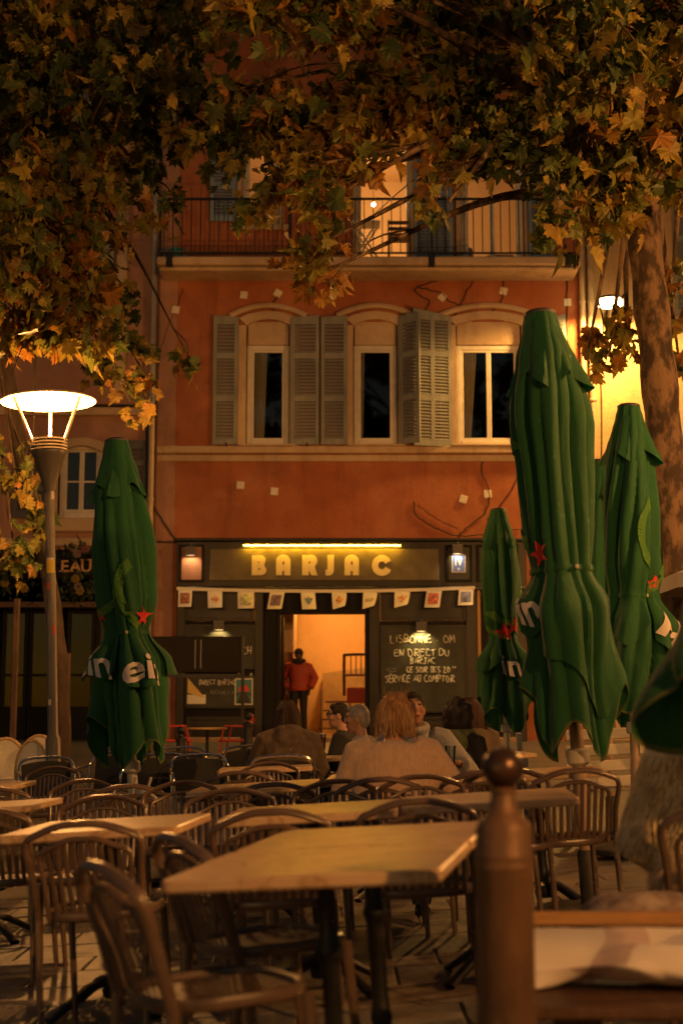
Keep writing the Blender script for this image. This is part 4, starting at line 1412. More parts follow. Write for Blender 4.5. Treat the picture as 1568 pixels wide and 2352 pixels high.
def plane_tree(name, label, trunk, clumps, limbs_r, seed, trunk_r, big_n=300, lsize=.2, dens=1.0, prune=None, bark='plane_bark'):
    """clumps: (centre, radius, leaf count)"""
    rg = random.Random(seed)
    t = thing(name, label, 'tree', tuple(trunk[0]))
    base = Vector(trunk[0])
    tp = smooth_path(trunk, 8)
    n_ = len(tp)
    rad = [trunk_r[0] + (trunk_r[1] - trunk_r[0]) * (i / (n_ - 1)) ** .8 for i in range(n_)]
    rad = [r * (1 + .07 * sin(i * 1.7 + seed)) for i, r in enumerate(rad)]
    obj('trunk', MB().tube(tp, rad, 16), bark, t, smooth=True, world=True)
    fork = tp[-1]
    wood = MB()
    twig = MB()
    leaves = []
    for (c, r, cnt) in clumps:
        c = Vector(c)
        # limb from a point high on the trunk to the clump, sagging outwards
        st = tp[rg.randint(int(n_ * .72), n_ - 1)]
        d = (c - st)
        mid = st + d * .45 + Vector((rg.uniform(-.4, .4), rg.uniform(-.4, .4), .12 * d.length))
        pth = smooth_path([st, mid, c + Vector((0, 0, r * .3))], 6)
        k = len(pth)
        wood.tube(pth, [max(.012, limbs_r * (1 - .85 * i / (k - 1))) for i in range(k)], 7)
        for q in range(max(1, int(cnt / 4.5 + .5))):
            s0 = pth[rg.randint(k - 4, k - 1)]
            v = Vector((rg.gauss(0, 1), rg.gauss(0, 1), rg.gauss(-.25, .8)))
            v = v.normalized() * r * rg.uniform(.5, 1.1)
            e = c + v
            m_ = (s0 + e) / 2 + Vector((rg.uniform(-.12, .12), rg.uniform(-.12, .12), rg.uniform(0, .15)))
            tw = smooth_path([s0, m_, e], 4)
            twig.tube(tw, [.011 - .008 * i / (len(tw) - 1) for i in range(len(tw))], 4)
            nl = int(19 * dens)
            for j in range(nl):
                w_ = tw[rg.randint(len(tw) // 2, len(tw) - 1)]
                p = w_ + Vector((rg.gauss(0, .11), rg.gauss(0, .11), rg.gauss(-.05, .11)))
                if prune is not None and prune(p):
                    continue
                leaves.append((p, lsize * rg.uniform(.45, 1.4)))
    obj('limbs', wood, bark, t, smooth=True, world=True)
    obj('twigs', twig, bark, t, world=True, kind='stuff')
    # the leaves that show largest become objects; the rest is one mass
    def key(it):
        p, s = it
        d = p - Vector((0, 0, CAM_H))
        if d.y < 1:
            return 0
        px = 784 + FPX * d.x / d.y
        up = cos(PITCH) * d.z - sin(PITCH) * d.y
        fw = cos(PITCH) * d.y + sin(PITCH) * d.z
        py = 1176 - FPX * up / fw
        inside = -20 < px < 1588 and -20 < py < 2352
        return s / d.length * (1 + py / 1500.0) if inside else 0
    leaves.sort(key=key, reverse=True)
    for p, s in leaves[:big_n]:
        M = leaf_matrix(p - base, rg, s)
        o = obj('leaf', rg.choice(LEAF_ME), parent=t)
        o.matrix_basis = M
    rest = MB()
    V, F = [], []
    for p, s in leaves[big_n:]:
        M = leaf_matrix(p, rg, s)
        vs, fs = rg.choice(LEAVES)
        o_ = len(V)
        V.extend([tuple(M @ Vector(v)) for v in vs])
        F.extend([tuple(i + o_ for i in f) for f in fs])
    rest.v, rest.f, rest.mi = V, F, [0] * len(F)
    obj('foliage', rest, 'plane_leaf', t, world=True, kind='stuff')
    return t, len(leaves)
rc_ = random.Random(21)
def clumps_from(lst):
    out = []
    for (px, py, Y, r, cnt) in lst:
        out.append((at(px, py, Y), r, cnt))
    return out
# right tree: trunk behind the parasols, crown over the whole right and middle of the terrace
Rb = on_ground(1560, 13)
r_trunk = [(Rb.x, 13, Rb.z), at(1545, 1300, 13), at(1515, 900, 13), at(1480, 560, 13), at(1478, 380, 13), at(1440, 150, 13)]
rcl = []
for gx in range(560, 1750, 105):
    for gy in range(-260, 420, 105):
        lim = 40 if gx < 700 else (60 if gx < 1350 else 200)
        if gy > lim:
            continue
        rcl.append((gx + rc_.uniform(-45, 45), gy + rc_.uniform(-45, 45), rc_.uniform(10.5, 15.5), rc_.uniform(.45, .7), 38))
rcl += [(715, 400, 11.5, .26, 16), (722, 490, 11.5, .18, 10), (735, 570, 11.6, .15, 8), (750, 630, 11.6, .1, 5), (600, 400, 12, .25, 12), (700, 320, 12, .4, 30), (620, 270, 12, .35, 24),
        (1010, 270, 12, .32, 24), (1090, 280, 12, .3, 20), (1150, 320, 12, .26, 16), (1230, 360, 11.5, .3, 20), (1285, 480, 11.3, .16, 8), (1275, 560, 11.3, .12, 5), (1190, 300, 12, .4, 24),
        (1350, 400, 11.5, .42, 30), (1430, 360, 11.5, .4, 28), (1540, 400, 12, .4, 26), (930, 240, 12, .36, 26), (860, 250, 12, .33, 24), (780, 250, 12, .35, 24), (1040, 200, 12, .4, 26), (550, 230, 12, .35, 20), (1400, 470, 11.6, .15, 8), (1030, 470, 11.4, .08, 4), (990, 400, 12, .2, 10), (560, 470, 12.2, .1, 4), (860, 500, 11.6, .05, 2),
        (1400, 820, 14, .16, 4), (1345, 835, 14, .1, 3), (1560, 850, 14, .2, 8), (1440, 800, 14.2, .14, 4), (1545, 640, 13.5, .12, 3)]
def open_view(p):
    # the crown was cut back in front of the balcony
    k = 12.0 / p.y
    x, z = p.x * k, CAM_H + (p.z - CAM_H) * k
    lim = at(784, 400, 12).z
    return z < lim and (.06 < x < .62 or .9 < x < 1.6)
rt, n1 = plane_tree('plane_tree', 'plane tree with a thick leaning trunk at the right', r_trunk, clumps_from(rcl), .07, 5, (.2, .13), lsize=.172, prune=open_view)
# left tree: thin leaning trunk behind the street lamp
Lb = on_ground(150, 18.5)
l_trunk = [(Lb.x, 18.5, Lb.z), at(135, 1500, 18.5), at(95, 1230, 18.5), at(50, 1050, 18.5), at(10, 800, 18.5), at(-20, 500, 18.5), at(-30, 250, 18)]
lcl = []
for gx in range(-170, 560, 95):
    for gy in range(-260, 900, 95):
        lim = 640 if gx < 110 else (420 if gx < 250 else (170 if gx < 420 else 100))
        if gy > lim:
            continue
        lcl.append((gx + rc_.uniform(-40, 40), gy + rc_.uniform(-40, 40), rc_.uniform(12.5, 17), rc_.uniform(.4, .62), 27))
lcl += [(40, 560, 12.5, .4, 26), (60, 620, 12.8, .35, 22), (150, 600, 13, .35, 20), (90, 700, 13.2, .35, 24), (40, 800, 13.5, .35, 26), (110, 800, 13.5, .32, 24), (180, 740, 13.8, .35, 22), (215, 680, 14, .3, 12),
        (270, 640, 14, .22, 6), (310, 700, 16, .25, 5), (320, 800, 16.5, .2, 5), (250, 820, 15.5, .2, 7), (370, 470, 14, .3, 12), (200, 460, 13, .4, 20), (290, 560, 14, .2, 6), (400, 270, 13.5, .4, 22), (500, 330, 13, .35, 18), (480, 260, 13, .45, 24),
        (340, 880, 17, .2, 6), (300, 930, 17, .15, 5), (430, 820, 18, .15, 4), (45, 1180, 17.2, .25, 8), (90, 1170, 17.2, .2, 6), (30, 1260, 17.2, .3, 8), (75, 1110, 17.2, .15, 4)]
lt, n2 = plane_tree('plane_tree', 'plane tree with a thin leaning trunk behind the street lamp at the left', l_trunk, clumps_from(lcl), .05, 8, (.115, .08), lsize=.175, bark='plane_bark_shaded', prune=lambda p: hypot(p.x - LP.x + .2, (p.y - 14) * .6) < .95 and p.z < LZ + .22)
print('LEAVES', n1, n2)
# ================================================================== CLOSED PARASOLS
def cloth_mat(name, color):
    m = mat(name, color, .8, var=.12, vscale=3, bump=.55, bscale=15, sheen=.15, stretch=(1, 1, .3))
    n, l = m.node_tree.nodes, m.node_tree.links
    tr = n.new('ShaderNodeBsdfTranslucent')
    tr.inputs[0].default_value = (*color, 1)
    ms = n.new('ShaderNodeMixShader')
    ms.inputs[0].default_value = .12
    b = n['Principled BSDF']
    l.new(b.outputs[0], ms.inputs[1])
    l.new(tr.outputs[0], ms.inputs[2])
    l.new(ms.outputs[0], n['Material Output'].inputs[0])
    return m
cloth_mat('green_cloth', (.005, .088, .02))
mat('cloth_arc', (.055, .17, .02), .8)
mat('cloth_star', (.62, .035, .022), .75)
mat('cloth_letter', (.7, .62, .54), .8)
mat('cloth_hem', (.1, .12, .03), .8)
mat('pole_wood', (.42, .29, .2), .5, var=.15, vscale=6, stretch=(6, 6, 1))
mat('pole_white', (.58, .52, .42), .45, var=.1, vscale=6)
mat('base_dark', (.05, .045, .042), .6, var=.3, vscale=8)
def lerp_tab(tab, t):
    for (a, b), (c, d) in zip(tab, tab[1:]):
        if t <= c:
            u = (t - a) / (c - a)
            u = u * u * (3 - 2 * u)
            return b + (d - b) * u
    return tab[-1][1]
def parasol(label, px_base, Y, px_top, py_top, L=2.5, seed=1, face=0.0, cinch=.135, flare=.27, prints=(), petal=.085, petals=None, pole='pole_wood', body=.175, tie=.58, lean=None, ztop=None, mid=None):
    """closed square parasol: pole, folded canopy, top flap, hanging petals, tie, printed emblem pieces"""
    b = on_ground(px_base, Y)
    top = at(px_top, py_top, Y)
    if ztop:
        top = Vector((top.x, Y, ztop))
    H = top.z - b.z
    ry = atan((top.x - b.x) / H) if lean is None else lean
    t = thing('parasol', label, 'parasol', tuple(b), (0, ry, 0), 'closed green parasols')
    H = H / cos(ry)
    rg = random.Random(seed)
    ph = [rg.uniform(0, 6.28) for _ in range(8)]
    tab = [(0, .085), (.03, .1), (.1, .135), (.2, .155), (.34, body), (.47, body * .98), (tie, cinch), (tie + .1, .2), (.82, mid or flare * .94), (1, flare)]
    tw = rg.uniform(-.5, .5)
    def fold(th, tt, amp):
        a = th + tw * tt * 2
        # sharp-backed pleats: rounded outside, pinched inside
        p1 = 1 - 2 * abs(sin(2.0 * a + ph[0])) ** .55
        p2 = 1 - 2 * abs(sin(5.5 * a + ph[1] + 1.2 * sin(3 * tt + ph[2]))) ** .6
        p3 = sin(11 * a + ph[3] + 5 * tt)
        p4 = mnoise.noise(Vector((cos(a) * 1.6, sin(a) * 1.6, tt * 3 + seed)))
        return amp * (-.5 * p1 - .32 * p2 * max(.15, .6 + 1.6 * mnoise.noise(Vector((cos(a) * 1.1 + 5, sin(a) * 1.1, tt * 2.2 + seed)))) + .05 * p3 + .62 * p4)
    def surf(th, tt, scale=1.0, off=0.0):
        R = lerp_tab(tab, tt) * scale
        amp = .08 + .4 * min(1, tt / .25) if tt < tie else .5
        amp *= 1 - .35 * math.exp(-((tt - tie) / .05) ** 2)
        r = R * (1 + fold(th, tt, amp)) + off
        hem = 1 - .055 * (1 + cos(4 * th + ph[4])) - .04 * (1 + sin(2 * th + ph[5]))
        zz = H - L * tt * (1 if tt < tie else 1 - (1 - hem) * ((tt - tie) / (1 - tie)))
        return Vector((r * cos(th), r * sin(th), zz))
    def shellmesh(t0, t1, nu, nv, scale=1.0, off=0.0, th0=0.0, th1=2 * pi, hemf=None):
        m = MB()
        closed = abs(th1 - th0 - 2 * pi) < 1e-6
        cols = nu if closed else nu + 1
        vs, fs = [], []
        for j in range(nv + 1):
            for i in range(cols):
                th = th0 + (th1 - th0) * i / nu
                e = t1 if hemf is None else hemf(th, t0, t1)
                tt = t0 + (e - t0) * j / nv
                k = j / nv
                vs.append(surf(th, tt, scale, off * (k if off else 1)))
        for j in range(nv):
            for i in range(nu):
                i2 = (i + 1) % cols if closed else i + 1
                fs.append((j * cols + i, (j + 1) * cols + i, (j + 1) * cols + i2, j * cols + i2))
        m.add(vs, fs)
        return m
    cano = obj('canopy', shellmesh(0, 1, 150, 110), 'green_cloth', t, smooth=True)
    cano.data.materials.append(MATS['cloth_hem'])
    npl = len(cano.data.polygons)
    for i in range(npl - 150, npl):
        cano.data.polygons[i].material_index = 1
    # top flap with hanging corners
    fh = lambda th, a, b_: b_ * (.8 + .26 * abs(cos(2 * th + ph[6])) ** 1.5)
    fl = MB()
    nu, nv = 120, 18
    vs, fs = [], []
    for j in range(nv + 1):
        for i in range(nu):
            th = 2 * pi * i / nu
            k = j / nv
            tt = fh(th, 0, .175) * k
            R = .083 + .125 * k ** 1.2
            a = th + .2 * k
            f_ = 1 + k * (.22 * (1 - 2 * abs(sin(2 * a + ph[6])) ** .6) * -1 * -1 + .1 * sin(7 * a + ph[7]) + .18 * mnoise.noise(Vector((cos(a) * 2, sin(a) * 2, seed + k))))
            vs.append(Vector((R * f_ * cos(th), R * f_ * sin(th), H + .012 - L * tt)))
    for j in range(nv):
        for i in range(nu):
            fs.append((j * nu + i, (j + 1) * nu + i, (j + 1) * nu + (i + 1) % nu, j * nu + (i + 1) % nu))
    fl.add(vs, fs)
    obj('top_flap', fl, 'green_cloth', t, smooth=True)
    obj('cap', MB().lathe([(.086, H - .004), (.088, H + .012), (.07, H + .024), (.02, H + .032)], n=24), 'base_dark', t, smooth=True)
    # petals folded out below the tie
    if petals is None:
        petals = ((-pi / 2 - .75 + face, .95, tie + .17, -.03, .05), (-pi / 2 + .5 + face, 1.0, tie + .2, -.03, .05), (-pi / 2 + 1.9 + face, .9, tie + .17, -.03, .05), (pi / 2 + face, 1.1, tie + .19, -.03, .05))
    for (a0, wd, t1, slp, rnd) in petals:
        hf = lambda th, s0, s1, a0=a0, wd=wd, slp=slp, rnd=rnd: min(.985, s1 - rnd * abs((th - a0) / (wd / 2)) ** 1.5 + slp * (th - a0))
        obj('petal', shellmesh(tie - .02, t1, 34, 16, 1.0, petal, a0 - wd / 2, a0 + wd / 2, hf), 'green_cloth', t, smooth=True)
    # tie strap
    st = []
    for i in range(60):
        th = 2 * pi * i / 60
        p = surf(th, tie - .004)
        st.append(p * 1.0 + Vector((cos(th), sin(th), 0)) * .006)
    obj('tie', MB().tube(st, [(.005, .018)] * 60, 6, closed=True), 'green_cloth', t, smooth=True)
    p = surf(-pi / 2 + .1 + face, tie - .004) + Vector((0, -.02, 0))
    obj('tie_button', MB().ell(p, (.011, .008, .014)), 'pole_white', t, smooth=True)
    # printed pieces that follow the cloth
    def wrap(me, th0, t0, ang, off, sc, name, material):
        bm = bmesh.new()
        bm.from_mesh(me)
        bmesh.ops.triangulate(bm, faces=bm.faces)
        for _ in range(3):
            ed = [e for e in bm.edges if e.calc_length() > .03]
            if not ed:
                break
            bmesh.ops.subdivide_edges(bm, edges=ed, cuts=1)
            bmesh.ops.triangulate(bm, faces=bm.faces)
        Rr = lerp_tab(tab, t0) + (off if t0 > tie else 0)
        for v in bm.verts:
            x, y = v.co.x, v.co.y
            xx, yy = x * cos(ang) - y * sin(ang), x * sin(ang) + y * cos(ang)
            th = th0 + xx / Rr
            tt = min(.999, t0 - yy / L)
            o_ = .004 + (off * max(0, (tt - tie + .02) / .19) if t0 > tie else 0)
            v.co = surf(th, tt, 1.0, o_ + .006)
        m2 = bpy.data.meshes.new(name)
        bm.to_mesh(m2)
        bm.free()
        m2.materials.clear()
        m2.materials.append(MATS[material])
        obj(name, m2, parent=t)
    for (kind, th0, t0, ang, sz) in prints:
        th = -pi / 2 + th0 + face
        if kind == 'star':
            P = [((.5 if i % 2 == 0 else .2) * sz * sin(i * pi / 5), (.5 if i % 2 == 0 else .2) * sz * cos(i * pi / 5)) for i in range(10)]
            me = MB().add([(0, 0, 0)] + [(x, y, 0) for x, y in P], [(0, i + 1, (i + 1) % 10 + 1) for i in range(10)]).mesh('star', 'cloth_star')
            wrap(me, th, t0, ang, 0, 1, 'star', 'cloth_star')
        elif kind == 'arc':
            n_ = 14
            A_ = [((sz) * cos(radians(100 + 130 * i / n_)), sz * 1.5 * sin(radians(100 + 130 * i / n_))) for i in range(n_ + 1)]
            B_ = [((sz - .05) * cos(radians(100 + 130 * i / n_)), (sz - .05) * 1.5 * sin(radians(100 + 130 * i / n_))) for i in range(n_ + 1)]
            me = MB().add([(x, y, 0) for x, y in A_ + B_], [(i, i + 1, n_ + 2 + i, n_ + 1 + i) for i in range(n_)]).mesh('arc', 'cloth_arc')
            wrap(me, th, t0, ang, 0, 1, 'arc', 'cloth_arc')
        else:
            me = text_mesh(kind, sz, 0, 'cloth_letter', sz * .022, 'lettering')
            xs_ = [v.co.x for v in me.vertices]
            cxm = (min(xs_) + max(xs_)) / 2
            for v in me.vertices:
                v.co.x = (v.co.x - cxm) * .85
            wrap(me, th, t0, ang, petal, 1, 'lettering', 'cloth_letter')
    obj('pole', MB().tube([(0, 0, .02), (0, 0, H - .02)], .036, 14), pole, t, smooth=True)
    obj('socket', MB().lathe([(.05, .02), (.05, .32), (.042, .34)], n=16), 'base_dark', t, smooth=True)
    obj('base_plate', MB().lathe([(.32, .004), (.33, .012), (.33, .04), (.3, .055), (.06, .07)], n=28), 'base_dark', t, smooth=True)
    hub = MB().lathe([(.05, H - L * .98), (.062, H - L * .975), (.062, H - L * .95), (.05, H - L * .945)], n=14)
    obj('runner', hub, 'pole_white', t, smooth=True)
    return t
PL = parasol('closed green parasol at the left beside the street lamp', 322, 10.6, 268, 1015, 2.5, 3, .1, .135, .24, (('ein', -.9, .74, .35, .34), ('ein', .5, .745, -.05, .34), ('arc', .95, .47, .3, .2), ('star', .95, .53, 0, .16), ('star', -1.2, .52, 0, .1), ('arc', -1.1, .42, 2.6, .2)), pole='pole_white', petal=.075)
PB = parasol('tallest closed green parasol, in front at the right', 1349, 7.7, 1239, 724, 2.5, 8, .25, .135, .195, (('arc', -1.15, .4, .2, .24), ('star', -1.25, .53, .3, .15), ('in', -1.35, .7, .4, .3)) , tie=.57, body=.138, petal=.025, petals=((-pi / 2 + .3, 2.3, .87, .1, .0), (-pi / 2 - 1.35, .9, .75, -.05, .03), (pi / 2, 1.6, .85, .05, .02)))
P2 = parasol('closed green parasol in front of the tree trunk at the right', 1454, 10.7, 1443, 936, 2.5, 5, .5, .15, .25, (('He', .6, .74, -.45, .34), ('arc', .65, .4, .1, .2), ('arc', .2, .44, 2.9, .22), ('star', .45, .54, 0, .13)), petal=.06)
P3 = parasol('closed green parasol mostly hidden between the tall parasol and the one by the trunk', 1400, 12.6, 1376, 1062, 2.4, 12, 0, .15, .25)
P4 = parasol('farthest closed green parasol, standing in front of the bar at the right', 1168, 15.6, 1143, 1173, 2.45, 14, .1, .14, .24, (('in', .05, .745, .1, .34), ('star', -.1, .55, .1, .24), ('star', .5, .52, 0, .2), ('arc', -.3, .48, .8, .2), ('arc', .7, .44, 1.6, .2)), pole='pole_white')
bc = at(1730, 1700, 4.2)
P5 = parasol('nearest closed green parasol at the right edge, mostly out of the picture', 1850, 4.2, 1690, 400, 2.4, 17, .2, .15, .34, ztop=3.35, lean=.02, mid=.24, body=.15)
# small pull handle under the left parasol
b = on_ground(322, 10.55)
cr = thing('crank_handle', 'white wire crank handle below the left parasol', 'handle', tuple(at(327, 1850, 10.5)))
obj('loop', MB().tube(smooth_path([(-.05, 0, .2), (-.07, 0, .05), (-.02, 0, 0), (.09, 0, 0), (.1, 0, .05), (.04, 0, .1), (.06, 0, .2)], 4), .01, 7), 'pole_white', cr, smooth=True)
obj('collar', MB().lathe([(.05, .08), (.06, .085), (.06, .12), (.05, .125)], (0, .04, 0), 14), 'pole_white', cr, smooth=True)

# ================================================================== BOLLARD
mat('bollard_paint', (.19, .105, .055), .5, .25, var=.35, vscale=7, bump=.2, bscale=25, stretch=(1, 1, .4))
mat('bollard_ball', (.09, .05, .032), .3, .5, var=.4, vscale=14)
bp_ = on_ground(1153, 3.32)
bo = thing('bollard', 'brown cast iron bollard with a ball top in the right foreground', 'bollard', tuple(bp_))
hb = at(1153, 1716, 3.32).z - bp_.z
obj('shaft', MB().lathe([(.075, 0), (.075, .06), (.066, .08), (.064, hb - .275), (.0665, hb - .27), (.0675, hb - .262), (.0655, hb - .255), (.0655, hb - .25), (.0675, hb - .244), (.0665, hb - .236), (.064, hb - .23), (.0635, hb - .185), (.06, hb - .172), (.045, hb - .155), (.034, hb - .14), (.028, hb - .118), (.026, hb - .105), (.031, hb - .1), (.031, hb - .094), (.022, hb - .088)], n=40), 'bollard_paint', bo, smooth=True)
pr = [(.048 * sin(pi * i / 16) + .0004, hb - .048 - .048 * cos(pi * i / 16)) for i in range(17)]
obj('ball', MB().lathe(pr, n=32), 'bollard_ball', bo, smooth=True)

# ================================================================== TABLES
def marble_mat():
    m = bpy.data.materials.new('marble_laminate')
    m.use_nodes = True
    n, l = m.node_tree.nodes, m.node_tree.links
    b = n['Principled BSDF']
    tc = n.new('ShaderNodeTexCoord')
    oi = n.new('ShaderNodeObjectInfo')
    va = n.new('ShaderNodeVectorMath')
    va.operation = 'ADD'
    l.new(tc.outputs['Object'], va.inputs[0])
    l.new(oi.outputs['Random'], va.inputs[1])
    nz = n.new('ShaderNodeTexNoise')
    nz.inputs['Scale'].default_value = 3.5
    nz.inputs['Detail'].default_value = 10
    nz.inputs['Distortion'].default_value = 1.8
    l.new(va.outputs[0], nz.inputs['Vector'])
    r = n.new('ShaderNodeValToRGB')
    e = r.color_ramp.elements
    e[0].position, e[0].color = .36, (.66, .46, .28, 1)
    e[1].position, e[1].color = .62, (.6, .4, .235, 1)
    q = r.color_ramp.elements.new(.47)
    q.color = (.63, .435, .26, 1)
    q = r.color_ramp.elements.new(.505)
    q.color = (.45, .28, .15, 1)
    q = r.color_ramp.elements.new(.54)
    q.color = (.62, .425, .25, 1)
    l.new(nz.outputs['Fac'], r.inputs[0])
    l.new(r.outputs[0], b.inputs['Base Color'])
    b.inputs['Roughness'].default_value = .24
    n2 = n.new('ShaderNodeTexNoise')
    n2.inputs['Scale'].default_value = 9
    n2.inputs['Detail'].default_value = 6
    l.new(va.outputs[0], n2.inputs['Vector'])
    mr = n.new('ShaderNodeMapRange')
    mr.inputs['To Min'].default_value = .28
    mr.inputs['To Max'].default_value = .32
    b.inputs['Specular IOR Level'].default_value = .4
    l.new(n2.outputs['Fac'], mr.inputs[0])
    l.new(mr.outputs[0], b.inputs['Roughness'])
    MATS['marble_laminate'] = m
marble_mat()
TZ = .74
def rounded_slab(w_, d_, h, r, n=5, be=.006):
    """table top with rounded corners and eased edges"""
    def ring(inset, z):
        P = []
        for (sx, sy, a0) in ((1, 1, 0), (-1, 1, 90), (-1, -1, 180), (1, -1, 270)):
            cx, cy = sx * (w_ / 2 - r), sy * (d_ / 2 - r)
            for k in range(n + 1):
                a = radians(a0 + 90 * k / n)
                P.append((cx + (r - inset) * cos(a), cy + (r - inset) * sin(a), z))
        return P
    rings = [ring(be, -h), ring(0, -h + be), ring(0, -be), ring(be, 0)]
    k = len(rings[0])
    m = MB()
    vs = [v for q in rings for v in q]
    fs = [tuple(range(k))[::-1], tuple(3 * k + i for i in range(k))]
    for j in range(3):
        for i in range(k):
            i2 = (i + 1) % k
            fs.append((j * k + i, j * k + i2, (j + 1) * k + i2, (j + 1) * k + i))
    return m.add(vs, fs)
def make_table(label, loc, rot):
    t = thing('bistro_table', label, 'table', loc, rot, 'marble topped terrace tables')
    o = obj('tabletop', rounded_slab(.715, .7, .034, .035), 'marble_laminate', t, smooth=True)
    o.location.z = TZ
    prof = [(.05, .06), (.055, .09), (.035, .12), (.03, .16), (.036, .18), (.03, .2), (.026, .24), (.026, .46), (.033, .48), (.04, .5), (.033, .52), (.027, .54), (.024, .68), (.04, .7), (.06, .704)]
    obj('column', MB().lathe(prof, n=16), 'black_iron', t, smooth=True)
    for k in range(4):
        a = radians(45 + 90 * k)
        c, s = cos(a), sin(a)
        f = MB().tube([(.03 * c, .03 * s, .13), (.12 * c, .12 * s, .11), (.24 * c, .24 * s, .045), (.3 * c, .3 * s, .015)], [(.028, .02), (.026, .02), (.024, .016), (.032, .014)], 8)
        obj('foot', f, 'black_iron', t, smooth=True)
    obj('top_plate', MB().box((0, 0, .703), (.36, .05, .012)).box((0, 0, .7031), (.05, .36, .0118)), 'black_iron', t)
    return t
def tilt_rot(yaw):
    """rotation of something standing on the sloping terrace"""
    M = Matrix.Rotation(-atan(TILT), 4, 'Y') @ Matrix.Rotation(yaw, 4, 'Z')
    return M.to_euler()
def place(px, Y, yaw):
    p = on_ground(px, Y)
    f = 1.0 if Y < 9 else max(0, 1 - (Y - 9) / 8)
    return tuple(p), (Matrix.Rotation(-atan(TILT * f), 4, 'Y') @ Matrix.Rotation(yaw, 4, 'Z')).to_euler()
def placexy(x, y, yaw):
    f = 1.0 if y < 9 else max(0, 1 - (y - 9) / 8)
    return (x, y, ground_z(x, y)), (Matrix.Rotation(-atan(TILT * f), 4, 'Y') @ Matrix.Rotation(yaw, 4, 'Z')).to_euler()
TABLES = [
    (.0, 3.98, -11, 'large marble topped table in the foreground, nearer half'),
    (.137, 4.677, -11, 'marble topped table joined behind the foreground one'),
    (-.9, 5.98, -6, 'marble topped table behind the left slatted chair'),
    (-.07, 6.12, -4, 'marble topped table left of the bollard in the second row'),
    (.66, 6.18, -4, 'marble topped table right behind the bollard in the second row'),
    (-1.95, 8.2, -4, 'marble topped table at the far left edge with a pale corner'),
    (-.46, 8.55, -3, 'marble topped table in front of the hooded person'),
    (.32, 9.0, -3, 'marble topped table with drinks in front of the knitted sweater'),
    (1.12, 8.1, -3, 'bare table behind the parasol pole at the right'),
    (-2.6, 10.6, 0, 'table with a pale rim left of the left parasol'),
    (-.55, 11.2, 2, 'table just before the hooded person'),
    (.05, 13.1, 3, 'table with a glass of beer before the man with glasses'),
    (-3.4, 12.6, 0, 'small table at the far left before the rattan chairs'),
    (1.25, 12.2, 3, 'table before the dark haired woman with the green scarf'),
]
t0 = None
for x, y, a, lb in TABLES:
    loc, rot = placexy(x, y, radians(a))
    if t0 is None:
        t0 = make_table(lb, loc, rot)
    else:
        dup(t0, loc, rot, lb)

